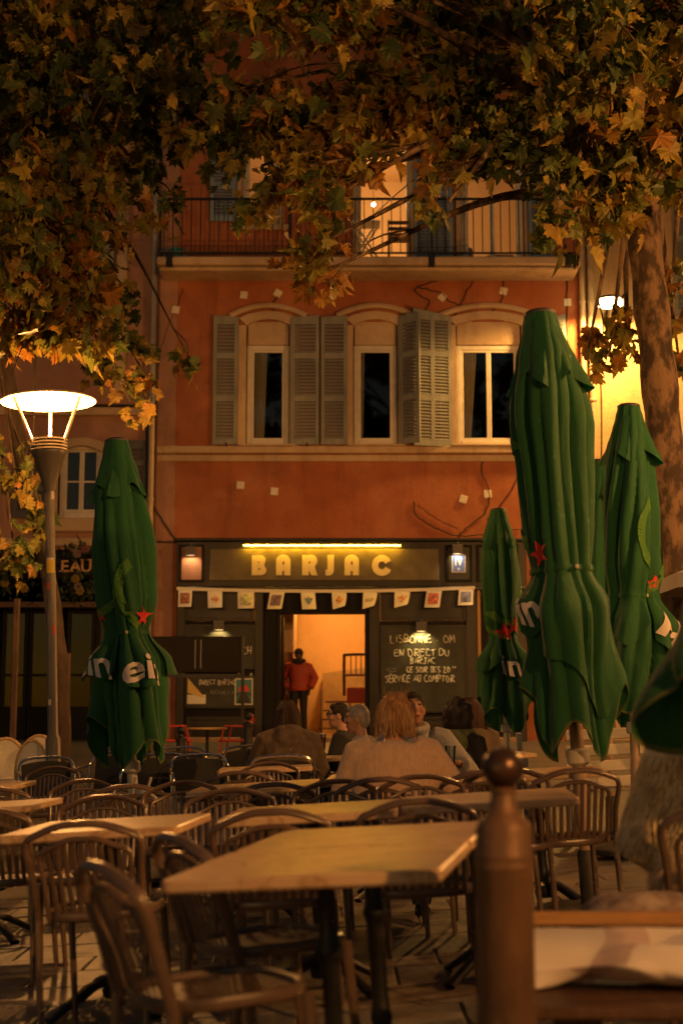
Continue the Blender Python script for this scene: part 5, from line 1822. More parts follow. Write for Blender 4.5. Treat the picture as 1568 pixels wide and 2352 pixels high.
# ================================================================== SLATTED BISTRO CHAIRS
mat('chair_brown', (.125, .08, .055), .3, var=.2, vscale=9, spec=.6)
mat('chair_seat', (.09, .055, .04), .4, var=.2, vscale=9)
def make_chair(label, loc, rot):
    t = thing('slatted_chair', label, 'chair', loc, rot, 'brown slatted terrace chairs')
    hz = .79
    def hoop(hw, top, y0, lean, z0, w_top):
        L_ = [(-hw, y0, z0), (-hw - .004, y0 - lean * .35, z0 + (top - z0) * .45), (-w_top, y0 - lean * .72, z0 + (top - z0) * .8), (-w_top * .72, y0 - lean * .93, top - .03), (-w_top * .33, y0 - lean * 1.08, top - .004), (0, y0 - lean * 1.12, top)]
        R_ = [(-x, y, z) for x, y, z in L_[-2::-1]]
        return smooth_path(L_ + R_, 6)
    hp = hoop(.2, hz, -.19, .11, .44, .215)
    obj('back_hoop', MB().tube(hp, [(.0125, .0175)] * len(hp), 10), 'chair_brown', t, smooth=True)
    hi = hoop(.16, hz - .055, -.185, .095, .44, .168)
    obj('inner_hoop', MB().tube(hi, [(.0095, .0125)] * len(hi), 8), 'chair_brown', t, smooth=True)
    for i in range(9):
        x = -.132 + .033 * i
        # height of the inner hoop here
        zz = max([p.z for p in hi if abs(p.x - x) < .02] or [hz - .1])
        yt = min([p.y for p in hi if abs(p.x - x) < .02 and p.z > zz - .03] or [-.27])
        bow = .035 * (1 - (x / .16) ** 2)
        P = smooth_path([(x * .96, -.178 - bow * .3, .44), (x, -.2 - bow, .56), (x * 1.02, yt + .002, zz)], 4)
        obj('slat', MB().tube(P, [(.0098, .0035)] * len(P), 6), 'chair_brown', t, smooth=True)
    # seat: rim and perforated panel
    rim = []
    for i in range(36):
        a = 2 * pi * i / 36
        c, s = cos(a), sin(a)
        k = 1 / (abs(c) ** 3.2 + abs(s) ** 3.2) ** (1 / 3.2)
        rim.append((.2 * k * c * (1 + .06 * s), .2 * k * s, .447))
    obj('seat_rim', MB().tube(rim, [(.013, .018)] * 36, 8, closed=True), 'chair_brown', t, smooth=True)
    pan = MB()
    N = 11
    step = .37 / N
    for i in range(N):
        for j in range(N):
            x, y = -.185 + step * (i + .5), -.185 + step * (j + .5)
            if (abs(x) ** 3.2 + abs(y) ** 3.2) ** (1 / 3.2) > .188:
                continue
            h, q = step / 2, step * .27
            z = .449 - .006 * math.exp(-(x * x + y * y) / .012)
            O = [(x - h, y - h, z), (x + h, y - h, z), (x + h, y + h, z), (x - h, y + h, z)]
            if (abs(x) ** 3.2 + abs(y) ** 3.2) ** (1 / 3.2) > .15:
                pan.add(O, [(0, 1, 2, 3)])
            else:
                I = [(x, y - q, z), (x + q, y, z), (x, y + q, z), (x - q, y, z)]
                pan.add(O + I, [(0, 1, 5, 4), (1, 2, 6, 5), (2, 3, 7, 6), (3, 0, 4, 7)])
    obj('seat', pan, 'chair_seat', t)
    for sx in (-1, 1):
        obj('leg', MB().tube([(sx * .195, -.225, .0), (sx * .2, -.19, .44)], [(.012, .014), (.0145, .018)], 10), 'chair_brown', t, smooth=True)
        obj('leg', MB().tube([(sx * .19, .2, .0), (sx * .185, .175, .44)], [(.012, .013), (.0145, .018)], 10), 'chair_brown', t, smooth=True)
    return t
# x, y, heading of the sitter (0 = away from the camera, 90 = to the left, -90 = to the right)
CHAIRS = [
    (-.3, 3.84, -62, 'slatted chair nearest the camera, turned sideways at the left of the foreground table'),
    (-.2, 4.6, -62, 'slatted chair turned sideways behind the nearest chair'),
    (-.87, 5.62, -6, 'slatted chair with its back to the camera at the left, perforated seat showing'),
    (-1.58, 7.0, -4, 'slatted chair cut by the left edge of the picture'),
    (-.2, 5.62, -3, 'slatted chair with its back to the camera, left one behind the foreground table'),
    (.34, 5.68, -4, 'slatted chair with its back to the camera, just left of the bollard'),
    (-.5, 6.75, 178, 'slatted chair facing the camera beyond the left marble table'),
    (-.32, 7.7, 2, 'slatted chair in the middle left of the tables, dark slats'),
    (-.62, 9.55, 2, 'slatted chair behind the left parasol crank'),
    (.0, 7.0, 176, 'slatted chair facing the camera, low between the middle tables'),
    (.24, 7.55, -2, 'slatted chair carrying the person in the knitted sweater'),
    (.78, 7.6, -5, 'slatted chair behind the ball of the bollard'),
    (.84, 7.1, 174, 'slatted chair facing the camera behind the bollard'),
    (-2.1, 9.3, 0, 'slatted chair at the far left beyond the pale cornered table'),
    (-1.68, 9.2, 170, 'slatted chair facing the camera at the left beside the pale cornered table'),
    (-2.3, 11.4, 175, 'slatted chair beyond the pale rimmed table at the left'),
    (-.5, 10.3, 178, 'slatted chair facing the camera before the hooded person'),
    (1.12, 7.2, 6, 'slatted chair with its back to the camera right of the bollard'),
    (-1.15, 6.9, 175, 'slatted chair facing the camera beyond the left marble table, its left one'),
    (.42, 6.95, 178, 'slatted chair facing the camera in front of the ribbed sweater'),
    (-1.2, 8.6, 4, 'slatted chair between the left parasol and the pale cornered table'),
    (-.85, 8.0, -178, 'slatted chair facing the camera left of the middle tables'),
    (1.26, 4.72, -6, 'slatted chair at the right edge carrying the person in the shaggy coat'),
]
c0 = None
for x, y, a, lb in CHAIRS:
    loc, rot = placexy(x, y, radians(a))
    if c0 is None:
        c0 = make_chair(lb, loc, rot)
    else:
        dup(c0, loc, rot, lb)

# ================================================================== ALUMINIUM CHAIRS
def make_metal_chair(label, loc, rot):
    t = thing('metal_armchair', label, 'chair', loc, rot, 'aluminium terrace armchairs')
    bk = smooth_path([(-.27, .16, .44), (-.28, .17, .64), (-.275, .0, .675), (-.25, -.19, .7), (-.2, -.25, .79), (0, -.27, .815), (.2, -.25, .79), (.25, -.19, .7), (.275, .0, .675), (.28, .17, .64), (.27, .16, .44)], 5)
    obj('arm_frame', MB().tube(bk, .0125, 8), 'alu', t, smooth=True)
    pan = MB()
    nu, nv = 8, 5
    vs = [((-.22 + .44 * i / nu), -.2 - .055 * j / nv - .03 * (1 - (2 * i / nu - 1) ** 2), .47 + .31 * j / nv - .03 * (2 * i / nu - 1) ** 2 * (j / nv)) for j in range(nv + 1) for i in range(nu + 1)]
    pan.add(vs, [(j * (nu + 1) + i, j * (nu + 1) + i + 1, (j + 1) * (nu + 1) + i + 1, (j + 1) * (nu + 1) + i) for j in range(nv) for i in range(nu)])
    obj('backrest', pan, 'dark_weave', t, smooth=True)
    obj('seat', MB().box((0, 0, .445), (.46, .42, .022), None, .01), 'dark_weave', t)
    for sx in (-1, 1):
        obj('leg', MB().tube([(sx * .27, .17, .45), (sx * .26, .22, 0)], .0125, 8), 'alu', t, smooth=True)
        obj('leg', MB().tube([(sx * .25, -.18, .69), (sx * .24, -.16, .44), (sx * .25, -.25, 0)], .0125, 8), 'alu', t, smooth=True)
    return t
MET = [
    (-1.62, 13.2, 10, 'aluminium armchair left of the hooded person, back to the camera'),
    (-1.55, 14.4, -170, 'aluminium armchair facing the camera before the round yellow table'),
    (-1.02, 14.8, 20, 'aluminium armchair with a shiny frame near the menu stand'),
    (-.44, 11.7, 0, 'aluminium armchair carrying the hooded person'),
    (-3.0, 11.7, 15, 'aluminium armchair at the left edge before the street lamp'),
    (-3.3, 10.4, 5, 'aluminium armchair cut by the left edge of the picture'),
    (-2.55, 12.9, -160, 'aluminium armchair facing the camera beside the street lamp'),
    (-2.2, 13.6, 160, 'aluminium armchair hidden behind the left parasol'),
    (-1.15, 12.4, -165, 'aluminium armchair facing the camera beside the left parasol'),
    (.72, 10.3, 175, 'aluminium armchair beyond the drinks table'),
]
m0 = None
for x, y, a, lb in MET:
    loc, rot = placexy(x, y, radians(a))
    if m0 is None:
        m0 = make_metal_chair(lb, loc, rot)
    else:
        dup(m0, loc, rot, lb)

# ================================================================== RATTAN CHAIRS, far left
def rattan_chair(label, px, Y, yaw):
    loc, rot = place(px, Y, yaw)
    t = thing('rattan_chair', label, 'chair', loc, rot, 'rattan bistro chairs')
    P = []
    for i in range(13):
        a = pi * i / 12
        P.append((.23 * cos(a), -.2, .55 + .33 * sin(a)))
    obj('back_frame', MB().tube([(.21, -.2, 0), (.22, -.2, .45)] + P + [(-.22, -.2, .45), (-.21, -.2, 0)], .018, 8), 'rattan', t, smooth=True)
    pan = MB().add([(0, -.2, .55)] + [(x * .95, y, z) for x, y, z in P] + [(-.2, -.2, .42), (.2, -.2, .42)], [(0, i + 1, i + 2) for i in range(12)] + [(0, 13, 14), (0, 14, 15), (0, 15, 1)])
    obj('back_weave', pan, 'paper', t)
    obj('seat', MB().lathe([(.2, .43), (.22, .44), (.22, .46), (.2, .47)], n=20), 'paper', t, smooth=True)
    for sx in (-.17, .17):
        obj('leg', MB().tube([(sx, .17, .44), (sx * 1.05, .19, 0)], .016, 8), 'rattan', t, smooth=True)
    return t
rattan_chair('round backed rattan chair nearest the street lamp pole', 80, 16.2, radians(175))
rattan_chair('round backed rattan chair second from the lamp pole', 48, 15.2, radians(150))
rattan_chair('round backed rattan chair at the left edge', 10, 15.8, radians(185))

# ================================================================== WHITE BENCHES, right
def white_bench(label, x, y, yaw, length=1.3, planks=4):
    loc, rot = placexy(x, y, yaw)
    t = thing('white_bench', label, 'bench', loc, rot, 'white slatted benches')
    for k in range(planks):
        obj('plank', MB().box((0, -.03 * k - .02, .5 + .125 * k), (length, .025, .085), None, .006), 'white_wood', t)
    for k in range(4):
        obj('seat_plank', MB().box((0, .08 + .11 * k, .43), (length, .09, .028), None, .006), 'white_wood', t)
    for sx in (-1, 1):
        obj('leg', MB().box((sx * (length / 2 - .08), .43, .21), (.05, .05, .42), None, .005), 'white_wood', t)
        obj('leg', MB().box((sx * (length / 2 - .08), -.04, .45), (.05, .05, .9), Matrix.Rotation(radians(6), 3, 'X'), .005), 'white_wood', t)
    return t
white_bench('white slatted bench between the parasol poles at the right', 2.2, 11.6, 0, .8)
white_bench('white slatted bench behind the ball of the bollard', 1.3, 13.6, 0, .9, 2)

# ================================================================== FOREGROUND BENCH WITH THROW, bottom right
fb_ = thing('wooden_bench', 'low wooden bench in the bottom right corner', 'bench', (1.2, 3.85, ground_z(.8, 3.85)))
def up(px, py, Y):
    return at(px, py, Y) - Vector(fb_.location)
q = up(1300, 2094, 4.05).z
ORG[fb_.name] = Vector((0, 0, 0))
sz = up(1300, 2268, 3.78).z
obj('back_rail', MB().box((.1, .2, q - .018), (1.7, .03, .036), None, .004), 'wood_rail', fb_)
for sx in (-.55, .1, .75):
    obj('post', MB().box((sx, .222, q / 2), (.045, .02, q - .004), None, .004), 'wood_rail', fb_)
for k in range(4):
    obj('seat_plank', MB().box((.1, .12 - .125 * k, sz - .016), (1.7, .118, .03), None, .005), 'wood_dark', fb_)
for sx in (-.6, .85):
    for sy in (-.22, .16):
        obj('leg', MB().box((sx, sy, (sz - .033) / 2), (.06, .06, sz - .035), None, .006), 'wood_dark', fb_)
def throw_mat():
    m = bpy.data.materials.new('throw_fabric')
    m.use_nodes = True
    n, l = m.node_tree.nodes, m.node_tree.links
    b = n['Principled BSDF']
    b.inputs['Roughness'].default_value = .9
    b.inputs['Sheen Weight'].default_value = .2
    tc = n.new('ShaderNodeTexCoord')
    sp = n.new('ShaderNodeSeparateXYZ')
    l.new(tc.outputs['UV'], sp.inputs[0])
    r = n.new('ShaderNodeValToRGB')
    r.color_ramp.interpolation = 'CONSTANT'
    e = r.color_ramp.elements
    e[0].position, e[0].color = 0, (.88, .78, .66, 1)
    e[1].position, e[1].color = .9, (.88, .78, .66, 1)
    for p, c in ((.22, (.62, .46, .4, 1)), (.3, (.88, .78, .66, 1)), (.5, (.42, .38, .42, 1)), (.62, (.88, .78, .66, 1)), (.8, (.52, .4, .42, 1))):
        x = e.new(p)
        x.color = c
    l.new(sp.outputs[0], r.inputs[0])
    l.new(r.outputs[0], b.inputs['Base Color'])
    MATS['throw_fabric'] = m
throw_mat()
mat('fringe', (.035, .03, .03), .9)
th_ = thing('throw', 'white striped throw with a dark fringe lying on the wooden bench', 'blanket', (1.05, 3.8, fb_.location.z + sz))
n_u, n_v = 60, 26
hgt = q - sz
W_ = 1.35
def throw_pt(u, v):
    x = -.68 + W_ * u
    bulge = sin(pi * min(1, v * 1.05)) ** .6
    drop = .022 * sin(9 * u + 1) + .03 * sin(4.2 * u)
    fold = .03 * sin(13 * u + 5 * v) * v + .02 * abs(sin(19 * u - 4 * v)) + .05 * mnoise.noise(Vector((u * 5, v * 3, 2)))
    y = .21 - .2 * bulge - (.1 + .09 * sin(pi * u * 1.15) + .03 * sin(8 * u)) * v - fold
    zz = (hgt - .04) * (1.0 - v) ** 1.15 + .004 * bulge + .004 + sin(pi * v) * (.032 * sin(12 * u + 7 * v) + .03 * abs(sin(8.5 * u - 4 * v + .6)) + .07 * mnoise.noise(Vector((u * 6, v * 2.5, 7))))
    return Vector((x, y, max(zz, .006)))
m = MB()
m.add([throw_pt(i / n_u, j / n_v) for j in range(n_v + 1) for i in range(n_u + 1)], [(j * (n_u + 1) + i, j * (n_u + 1) + i + 1, (j + 1) * (n_u + 1) + i + 1, (j + 1) * (n_u + 1) + i) for j in range(n_v) for i in range(n_u)])
cl = obj('cloth', m, 'throw_fabric', th_, smooth=True)
uvl = cl.data.uv_layers.new(name='UVMap')
for lp in cl.data.loops:
    vi = lp.vertex_index
    uvl.data[lp.index].uv = ((vi % (n_u + 1)) / n_u * .9 + .12 * (vi // (n_u + 1)) / n_v, (vi // (n_u + 1)) / n_v)
fr = MB()
rgf = random.Random(4)
for i in range(900):
    u = rgf.random()
    p = throw_pt(u, 1.0)
    ln = rgf.uniform(.025, .06)
    d = Vector((rgf.gauss(0, .5), -1 + rgf.gauss(0, .3), -.15)).normalized() * ln
    p = p + Vector((0, rgf.uniform(-.004, .02), .003))
    fr.add([p + Vector((-.0022, 0, 0)), p + Vector((.0022, 0, 0)), p + d + Vector((.001, 0, 0)), p + d + Vector((-.001, 0, 0))], [(0, 1, 2, 3)])
obj('fringe', fr, 'fringe', th_, kind='stuff')
pl = thing('cushion', 'rumpled pale patterned cushion behind the rail of the wooden bench', 'cushion', tuple(at(1545, 2112, 4.35)))
mat('cushion_print', (.34, .22, .17), .9, col2=(.5, .4, .32), vscale=18, var=.4)
cm_ = MB()
vs, fs = [], []
for j in range(13):
    for i in range(24):
        a, ph = 2 * pi * i / 24, -pi / 2 + pi * j / 12
        f = lambda c_, e_: math.copysign(abs(c_) ** e_, c_)
        x, y, z = .27 * f(cos(ph), .5) * f(cos(a), .5), .13 * f(cos(ph), .6) * f(sin(a), .5), .075 * sin(ph)
        nn = mnoise.noise(Vector((x * 9, y * 9, z * 9)))
        vs.append((x * (1 + .06 * nn), y, z * (1 + .4 * nn)))
for j in range(12):
    for i in range(24):
        fs.append((j * 24 + i, j * 24 + (i + 1) % 24, (j + 1) * 24 + (i + 1) % 24, (j + 1) * 24 + i))
cm_.add(vs, fs)
obj('cover', cm_, 'cushion_print', pl, smooth=True)

# ================================================================== NEAR THE BAR: menu stand, round table, red chairs, small bollards
mp = on_ground(452, 21.5)
ms_ = thing('menu_stand', 'black metal menu stand with two dark panes before the bar', 'menu stand', tuple(mp))
def mloc(px, py):
    p = at(px, py, 21.5)
    return p.x - mp.x, p.z - mp.z
a0, zt_ = mloc(346, 1462)
a1, zb_ = mloc(559, 1545)
obj('header', MB().bx(a0, a1, -.02, .02, zb_, zt_, .006), 'shop_wood_dark', ms_)
for px in (346, 558):
    x, _ = mloc(px, 1500)
    obj('post', MB().bx(x - .022, x + .022, -.03, .03, 0, zt_ + .01, .004), 'black_iron', ms_)
xa_, xb_ = mloc(449, 1500)[0], mloc(462, 1500)[0]
for x in (xa_, xb_):
    obj('divider', MB().bx(x - .008, x + .008, -.03, -.021, zb_ + .06, zt_ - .05), 'steel_grey', ms_)
obj('cross_bar', MB().bx(a0, a1, -.02, .02, mloc(450, 1556)[1], mloc(450, 1548)[1]), 'black_iron', ms_)
rp_ = on_ground(476, 21.0)
rt_ = thing('round_table', 'small round yellow wooden table before the bar', 'table', tuple(rp_))
hz_ = at(476, 1671, 21.0).z - rp_.z
mat('yellow_wood', (.5, .32, .1), .4, var=.2, vscale=5, stretch=(8, 1, 1))
obj('top', MB().lathe([(.27, hz_ - .03), (.285, hz_ - .025), (.285, hz_ - .004), (.28, hz_)], n=32), 'yellow_wood', rt_, smooth=True)
obj('column', MB().tube([(0, 0, .03), (0, 0, hz_ - .03)], .022, 10), 'black_iron', rt_, smooth=True)
obj('base', MB().lathe([(.2, .004), (.2, .02), (.03, .04)], n=24), 'black_iron', rt_, smooth=True)
def red_chair(label, px, Y, yaw):
    loc, rot = place(px, Y, yaw)
    t = thing('red_chair', label, 'chair', loc, rot, 'red chairs before the bar')
    obj('seat', MB().box((0, 0, .44), (.4, .38, .03), None, .012), 'red_plastic', t)
    obj('backrest', MB().box((0, -.2, .68), (.38, .025, .26), Matrix.Rotation(radians(8), 3, 'X'), .012), 'red_plastic', t)
    for sx in (-.18, .18):
        obj('leg', MB().tube([(sx, .16, .44), (sx * 1.1, .19, 0)], .013, 8), 'red_plastic', t, smooth=True)
        obj('leg', MB().tube([(sx, -.23, .76), (sx, -.18, .44), (sx * 1.1, -.22, 0)], .013, 8), 'red_plastic', t, smooth=True)
        obj('arm', MB().tube([(sx * 1.15, -.2, .64), (sx * 1.25, .1, .65), (sx * 1.15, .15, .45)], .013, 8), 'red_plastic', t, smooth=True)
    return t
red_chair('red metal chair right of the round yellow table', 540, 20.8, radians(80))
red_chair('red metal chair left of the round yellow table', 408, 20.8, radians(-80))
def small_bollard(label, px, py, Y):
    p = on_ground(px, Y)
    t = thing('iron_bollard', label, 'bollard', tuple(p), group='small black bollards before the bar')
    h = at(px, py, Y).z - p.z
    obj('shaft', MB().lathe([(.09, 0), (.09, .1), (.065, .13), (.06, h - .2), (.075, h - .19), (.075, h - .16), (.03, h - .13), (.025, h - .1)], n=18), 'black_iron', t, smooth=True)
    obj('ball', MB().lathe([(.055 * sin(pi * i / 10) + .0004, h - .055 - .055 * cos(pi * i / 10)) for i in range(11)], n=16), 'black_iron', t, smooth=True)
    return t
small_bollard('black ball topped bollard beside the menu stand post', 570, 1636, 20.0)
small_bollard('black ball topped bollard between the parasol and the round table', 416, 1668, 19.5)
# ================================================================== PEOPLE
def remesh(name, mb, material, parent, vox=.011, it=6, label=None):
    o = obj(name, mb, material, parent, smooth=True, label=label)
    r = o.modifiers.new('r', 'REMESH')
    r.mode = 'VOXEL'
    r.voxel_size = vox
    r.use_smooth_shade = True
    s = o.modifiers.new('s', 'SMOOTH')
    s.factor = .5
    s.iterations = it
    return o
def ribbed(name, color):
    m = mat(name, color, .95, var=.12, vscale=30, sheen=.4)
    n, l = m.node_tree.nodes, m.node_tree.links
    tc = n.new('ShaderNodeTexCoord')
    wv = n.new('ShaderNodeTexWave')
    wv.bands_direction = 'X'
    wv.inputs['Scale'].default_value = 24
    wv.inputs['Distortion'].default_value = .8
    wv.inputs['Detail'].default_value = 1
    wv.inputs['Detail Scale'].default_value = 2
    l.new(tc.outputs['Object'], wv.inputs['Vector'])
    bp = n.new('ShaderNodeBump')
    bp.inputs['Strength'].default_value = .7
    bp.inputs['Distance'].default_value = .008
    l.new(wv.outputs['Fac'], bp.inputs['Height'])
    l.new(bp.outputs[0], n['Principled BSDF'].inputs['Normal'])
    return m
ribbed('beige_knit', (.7, .46, .29))
mat('hoodie_brown', (.12, .085, .055), .95, var=.25, vscale=14, bump=.3, bscale=80)
mat('black_cloth', (.018, .017, .017), .85, var=.3, vscale=10)
mat('grey_cloth', (.36, .34, .31), .9, var=.1, vscale=10, bump=.3, bscale=40)
mat('olive_scarf', (.13, .14, .055), .95, var=.3, vscale=10, bump=.5, bscale=40)
mat('red_jacket', (.38, .05, .025), .6, var=.2, vscale=10, bump=.6, bscale=22)
mat('denim', (.06, .07, .1), .85, var=.2, vscale=20)
mat('hair_blond', (.26, .12, .045), .45, col2=(.5, .27, .1), vscale=7, var=.4, stretch=(8, 8, .5))
mat('hair_dark', (.014, .009, .007), .75, var=.3, vscale=20)
mat('hair_brown', (.055, .026, .014), .65, var=.4, vscale=12, stretch=(8, 8, .5))
mat('hair_grey', (.3, .26, .22), .5, var=.3, vscale=20)
mat('coat_fur', (.88, .62, .36), .95, var=.3, vscale=9)
mat('eye_white', (.6, .55, .5), .3)
mat('eye_dark', (.01, .008, .007), .2)
mat('lips', (.32, .09, .07), .45)
def rotx(a):
    return Matrix.Rotation(a, 3, 'X')
def person(label, loc, yaw, sit=True, sc=1.0, lean=.12, head_yaw=0.0, head_pitch=0.0, arms=None, top='black_cloth', legs='black_cloth', skin='skin', hair='short', hair_mat='hair_dark',
           wide=1.0, loose=.018, face=False, extra=None, leg_pose=None, cat='person'):
    t = thing('person', label, cat, tuple(loc), (0, 0, yaw))
    t.scale = (sc, sc, sc)
    zh = .52 if sit else .93
    R = rotx(-lean)
    Hp = Vector((0, 0, zh))
    S = lambda x, y, z: Hp + R @ Vector((x, y, z))
    spine = [S(0, 0, -.06), S(0, 0, 0), S(0, .005, .12), S(0, .005, .27), S(0, 0, .39), S(0, 0, .455), S(0, .005, .5)]
    rad = [(.15, .11), (.17, .125), (.15, .11), (.172, .12), (.185, .112), (.15, .085), (.062, .06)]
    sh = [S(-.175, 0, .42), S(.175, 0, .42)]
    if arms is None:
        arms = [(S(-.25, .06, .14), S(-.2, .3, .16)), (S(.25, .06, .14), S(.2, .3, .16))]
    if leg_pose is None:
        if sit:
            leg_pose = [[Vector((s * .09, .02, zh)), Vector((s * .12, .43, zh - .01)), Vector((s * .13, .45, .09)), Vector((s * .13, .57, .03))] for s in (-1, 1)]
        else:
            leg_pose = [[Vector((s * .09, 0, zh)), Vector((s * .1, .02, .5)), Vector((s * .11, -.02, .08)), Vector((s * .12, .12, .03))] for s in (-1, 1)]
    nk = S(0, .01, .5)
    HR = (R @ Matrix.Rotation(head_yaw, 3, 'Z')) @ rotx(lean * .8 - head_pitch)
    hc = S(0, .03, .64)
    Hd = lambda x, y, z: hc + HR @ Vector((x, y, z))
    # body: one continuous skin
    b = MB()
    b.tube(spine, [(a - .02, c - .02) for a, c in rad], 16)
    b.tube([nk - R @ Vector((0, 0, .06)), S(0, .015, .56), Hd(0, -.005, -.04)], [.06, .052, .055], 12)
    b.ell(hc, (.074, .095, .112), HR)
    b.ell(Hd(0, .035, -.065), (.053, .06, .058), HR, 12, 8)
    b.ell(Hd(0, .072, -.1), (.022, .02, .02), HR, 10, 6)
    b.tube([Hd(0, .09, .03), Hd(0, .108, -.012), Hd(0, .113, -.022), Hd(0, .092, -.036)], [.009, .012, .015, .012], 8)
    b.ell(Hd(0, .086, .035), (.048, .016, .012), HR, 10, 6)
    b.ell(Hd(0, .09, -.066), (.026, .012, .011), HR, 10, 6)
    for s in (-1, 1):
        b.ell(Hd(s * .076, -.005, -.005), (.011, .022, .034), HR, 8, 6)
        b.ell(Hd(s * .042, .07, -.02), (.024, .02, .022), HR, 8, 6)
    for k in (0, 1):
        e, w_ = Vector(arms[k][0]), Vector(arms[k][1])
        b.tube([sh[k], sh[k].lerp(e, .5), e, e.lerp(w_, .4), w_], [.048, .043, .036, .034, .025], 10)
        d = (w_ - e).normalized()
        side = d.cross(Vector((0, 0, 1)))
        side = side.normalized() if side.length > .1 else Vector((1, 0, 0))
        nn = side.cross(d)
        pm_ = w_ + d * .05
        b.tube([w_, w_ + d * .04, w_ + d * .09], [(.026, .018), (.038, .016), (.04, .013)], 10)
        for q in range(4):
            ln = (.068, .078, .072, .056)[q]
            r0 = w_ + d * .085 + side * (-.03 + .02 * q)
            b.tube([r0, r0 + d * ln * .5 - nn * .012, r0 + d * ln * .8 - nn * .035], [.0095, .009, .0075], 7)
        sg = 1 if k == 0 else -1
        r0 = w_ + d * .03 + side * (.03 * sg)
        b.tube([r0, r0 + d * .03 + side * .025 * sg, r0 + d * .062 + side * .028 * sg - nn * .01], [.012, .0105, .009], 7)
    for lp in leg_pose:
        b.tube([lp[0], lp[0].lerp(lp[1], .5), lp[1], lp[1].lerp(lp[2], .4), lp[2]], [.08, .07, .052, .055, .035], 12)
    remesh('body', b, skin, t, .0095, 3)
    if face:
        for s in (-1, 1):
            obj('eye', MB().ell(Hd(s * .032, .082, .012), (.014, .008, .007), HR, 10, 6), 'eye_dark', t, smooth=True)
            obj('eyebrow', MB().tube([Hd(s * .015, .098, .038), Hd(s * .035, .094, .043), Hd(s * .052, .08, .036)], .004, 5), hair_mat, t, smooth=True)
        obj('mouth', MB().tube([Hd(-.024, .096, -.066), Hd(0, .1035, -.064), Hd(.024, .096, -.066)], .0045, 6), 'lips', t, smooth=True)
    # garments
    g_ = MB()
    L_ = loose
    g_.tube(spine[:6] + [S(0, .0, .485)], [((a + L_) * wide, c + L_) for a, c in rad[:6]] + [(.085, .085)], 18)
    for k in (0, 1):
        e, w_ = Vector(arms[k][0]), Vector(arms[k][1])
        g_.tube([sh[k] + (S(0, 0, .42) - sh[k]) * .25, sh[k], sh[k].lerp(e, .5), e, e.lerp(w_, .5), w_ + (e - w_) * .04], [.07 + L_, .066 + L_, .056 + L_, .05 + L_, .046 + L_, .036 + L_], 12)
    if extra == 'hood':
        g_.tube([S(x * .1, y * .09 - .02, .49 + .02 * (-y)) for x, y in [(cos(a * pi / 8), sin(a * pi / 8)) for a in range(16)]], .036, 8, closed=True)
        g_.ell(S(0, -.13, .43), (.115, .05, .1), R)
    if extra == 'collar':
        g_.tube([S(x * .08, y * .08 + .01, .515) for x, y in [(cos(a * pi / 8), sin(a * pi / 8)) for a in range(16)]], .03, 8, closed=True)
    remesh('top', g_, top, t, .0115, 5)
    tr = MB()
    tr.tube(spine[:2] + [S(0, 0, .06)], [(.15 + .012, .12), (.185, .14), (.165, .125)], 14)
    for lp in leg_pose:
        tr.tube([lp[0], lp[0].lerp(lp[1], .5), lp[1], lp[1].lerp(lp[2], .5), lp[2]], [.098, .088, .07, .066, .058], 12)
    remesh('trousers', tr, legs, t, .013, 4)
    for lp in leg_pose:
        f = lp[3] - lp[2]
        obj('shoe', MB().tube([lp[2] + Vector((0, -.06, -.045)), lp[2] + Vector((0, 0, -.03)), lp[2] + Vector((f.x * .6, .08, -.045)), lp[2] + Vector((f.x, .19, -.06))], [(.036, .03), (.042, .045), (.045, .034), (.03, .02)], 12), 'black_cloth', t, smooth=True)
    # hair
    rg = random.Random(len(label))
    h = MB()
    if hair == 'short':
        h.ell(Hd(0, -.014, .028), (.083, .098, .1), HR)
        h.ell(Hd(0, -.05, -.01), (.078, .062, .08), HR, 12, 8)
        h.ell(Hd(0, .05, .085), (.06, .04, .03), HR, 12, 8)
        o = remesh('hair', h, hair_mat, t, .009, 2)
    elif hair in ('bob', 'long', 'curly'):
        h.ell(Hd(0, -.02, .022), (.092, .104, .108), HR)
        low = -.1 if hair == 'bob' else -.2
        h.tube([Hd(0, -.045, .05), Hd(0, -.055, -.05), Hd(0, -.05, low)], [(.095, .075), (.1, .07), (.078, .04)], 14)
        if hair == 'curly':
            for q in range(46):
                v = Vector((rg.gauss(0, 1), rg.gauss(-.6, .8), rg.gauss(-.1, .9))).normalized()
                h.ell(Hd(v.x * .1, -.03 + v.y * .1, -.02 + v.z * .13), (.038, .038, .045), HR, 8, 6)
        remesh('hair', h, hair_mat, t, .01, 3)
        st = MB()
        for q in range(420):
            a = rg.uniform(pi * .95, pi * 2.05)
            r_ = .088 + rg.uniform(0, .016)
            p0 = Hd(rg.gauss(0, .02), -.02 + rg.gauss(0, .02), .128)
            p1 = Hd(r_ * cos(a) * .85, -.02 + r_ * sin(a) * .9, .07)
            p2 = Hd(r_ * cos(a) * 1.12, -.025 + r_ * sin(a) * 1.08, -.04)
            p3 = Hd(r_ * cos(a) * (1.0 + rg.uniform(-.1, .25)), -.03 + r_ * sin(a) * (.95 + rg.uniform(-.1, .15)), low + rg.uniform(-.03, .04))
            pp = smooth_path([p0, p1, p2, p3], 4)
            st.tube(pp, [(.0022, .0014)] * len(pp), 4)
        obj('hair_strands', st, hair_mat, t, smooth=True, kind='stuff')
    if extra == 'hat':
        pass
    return t, S, Hd, HR
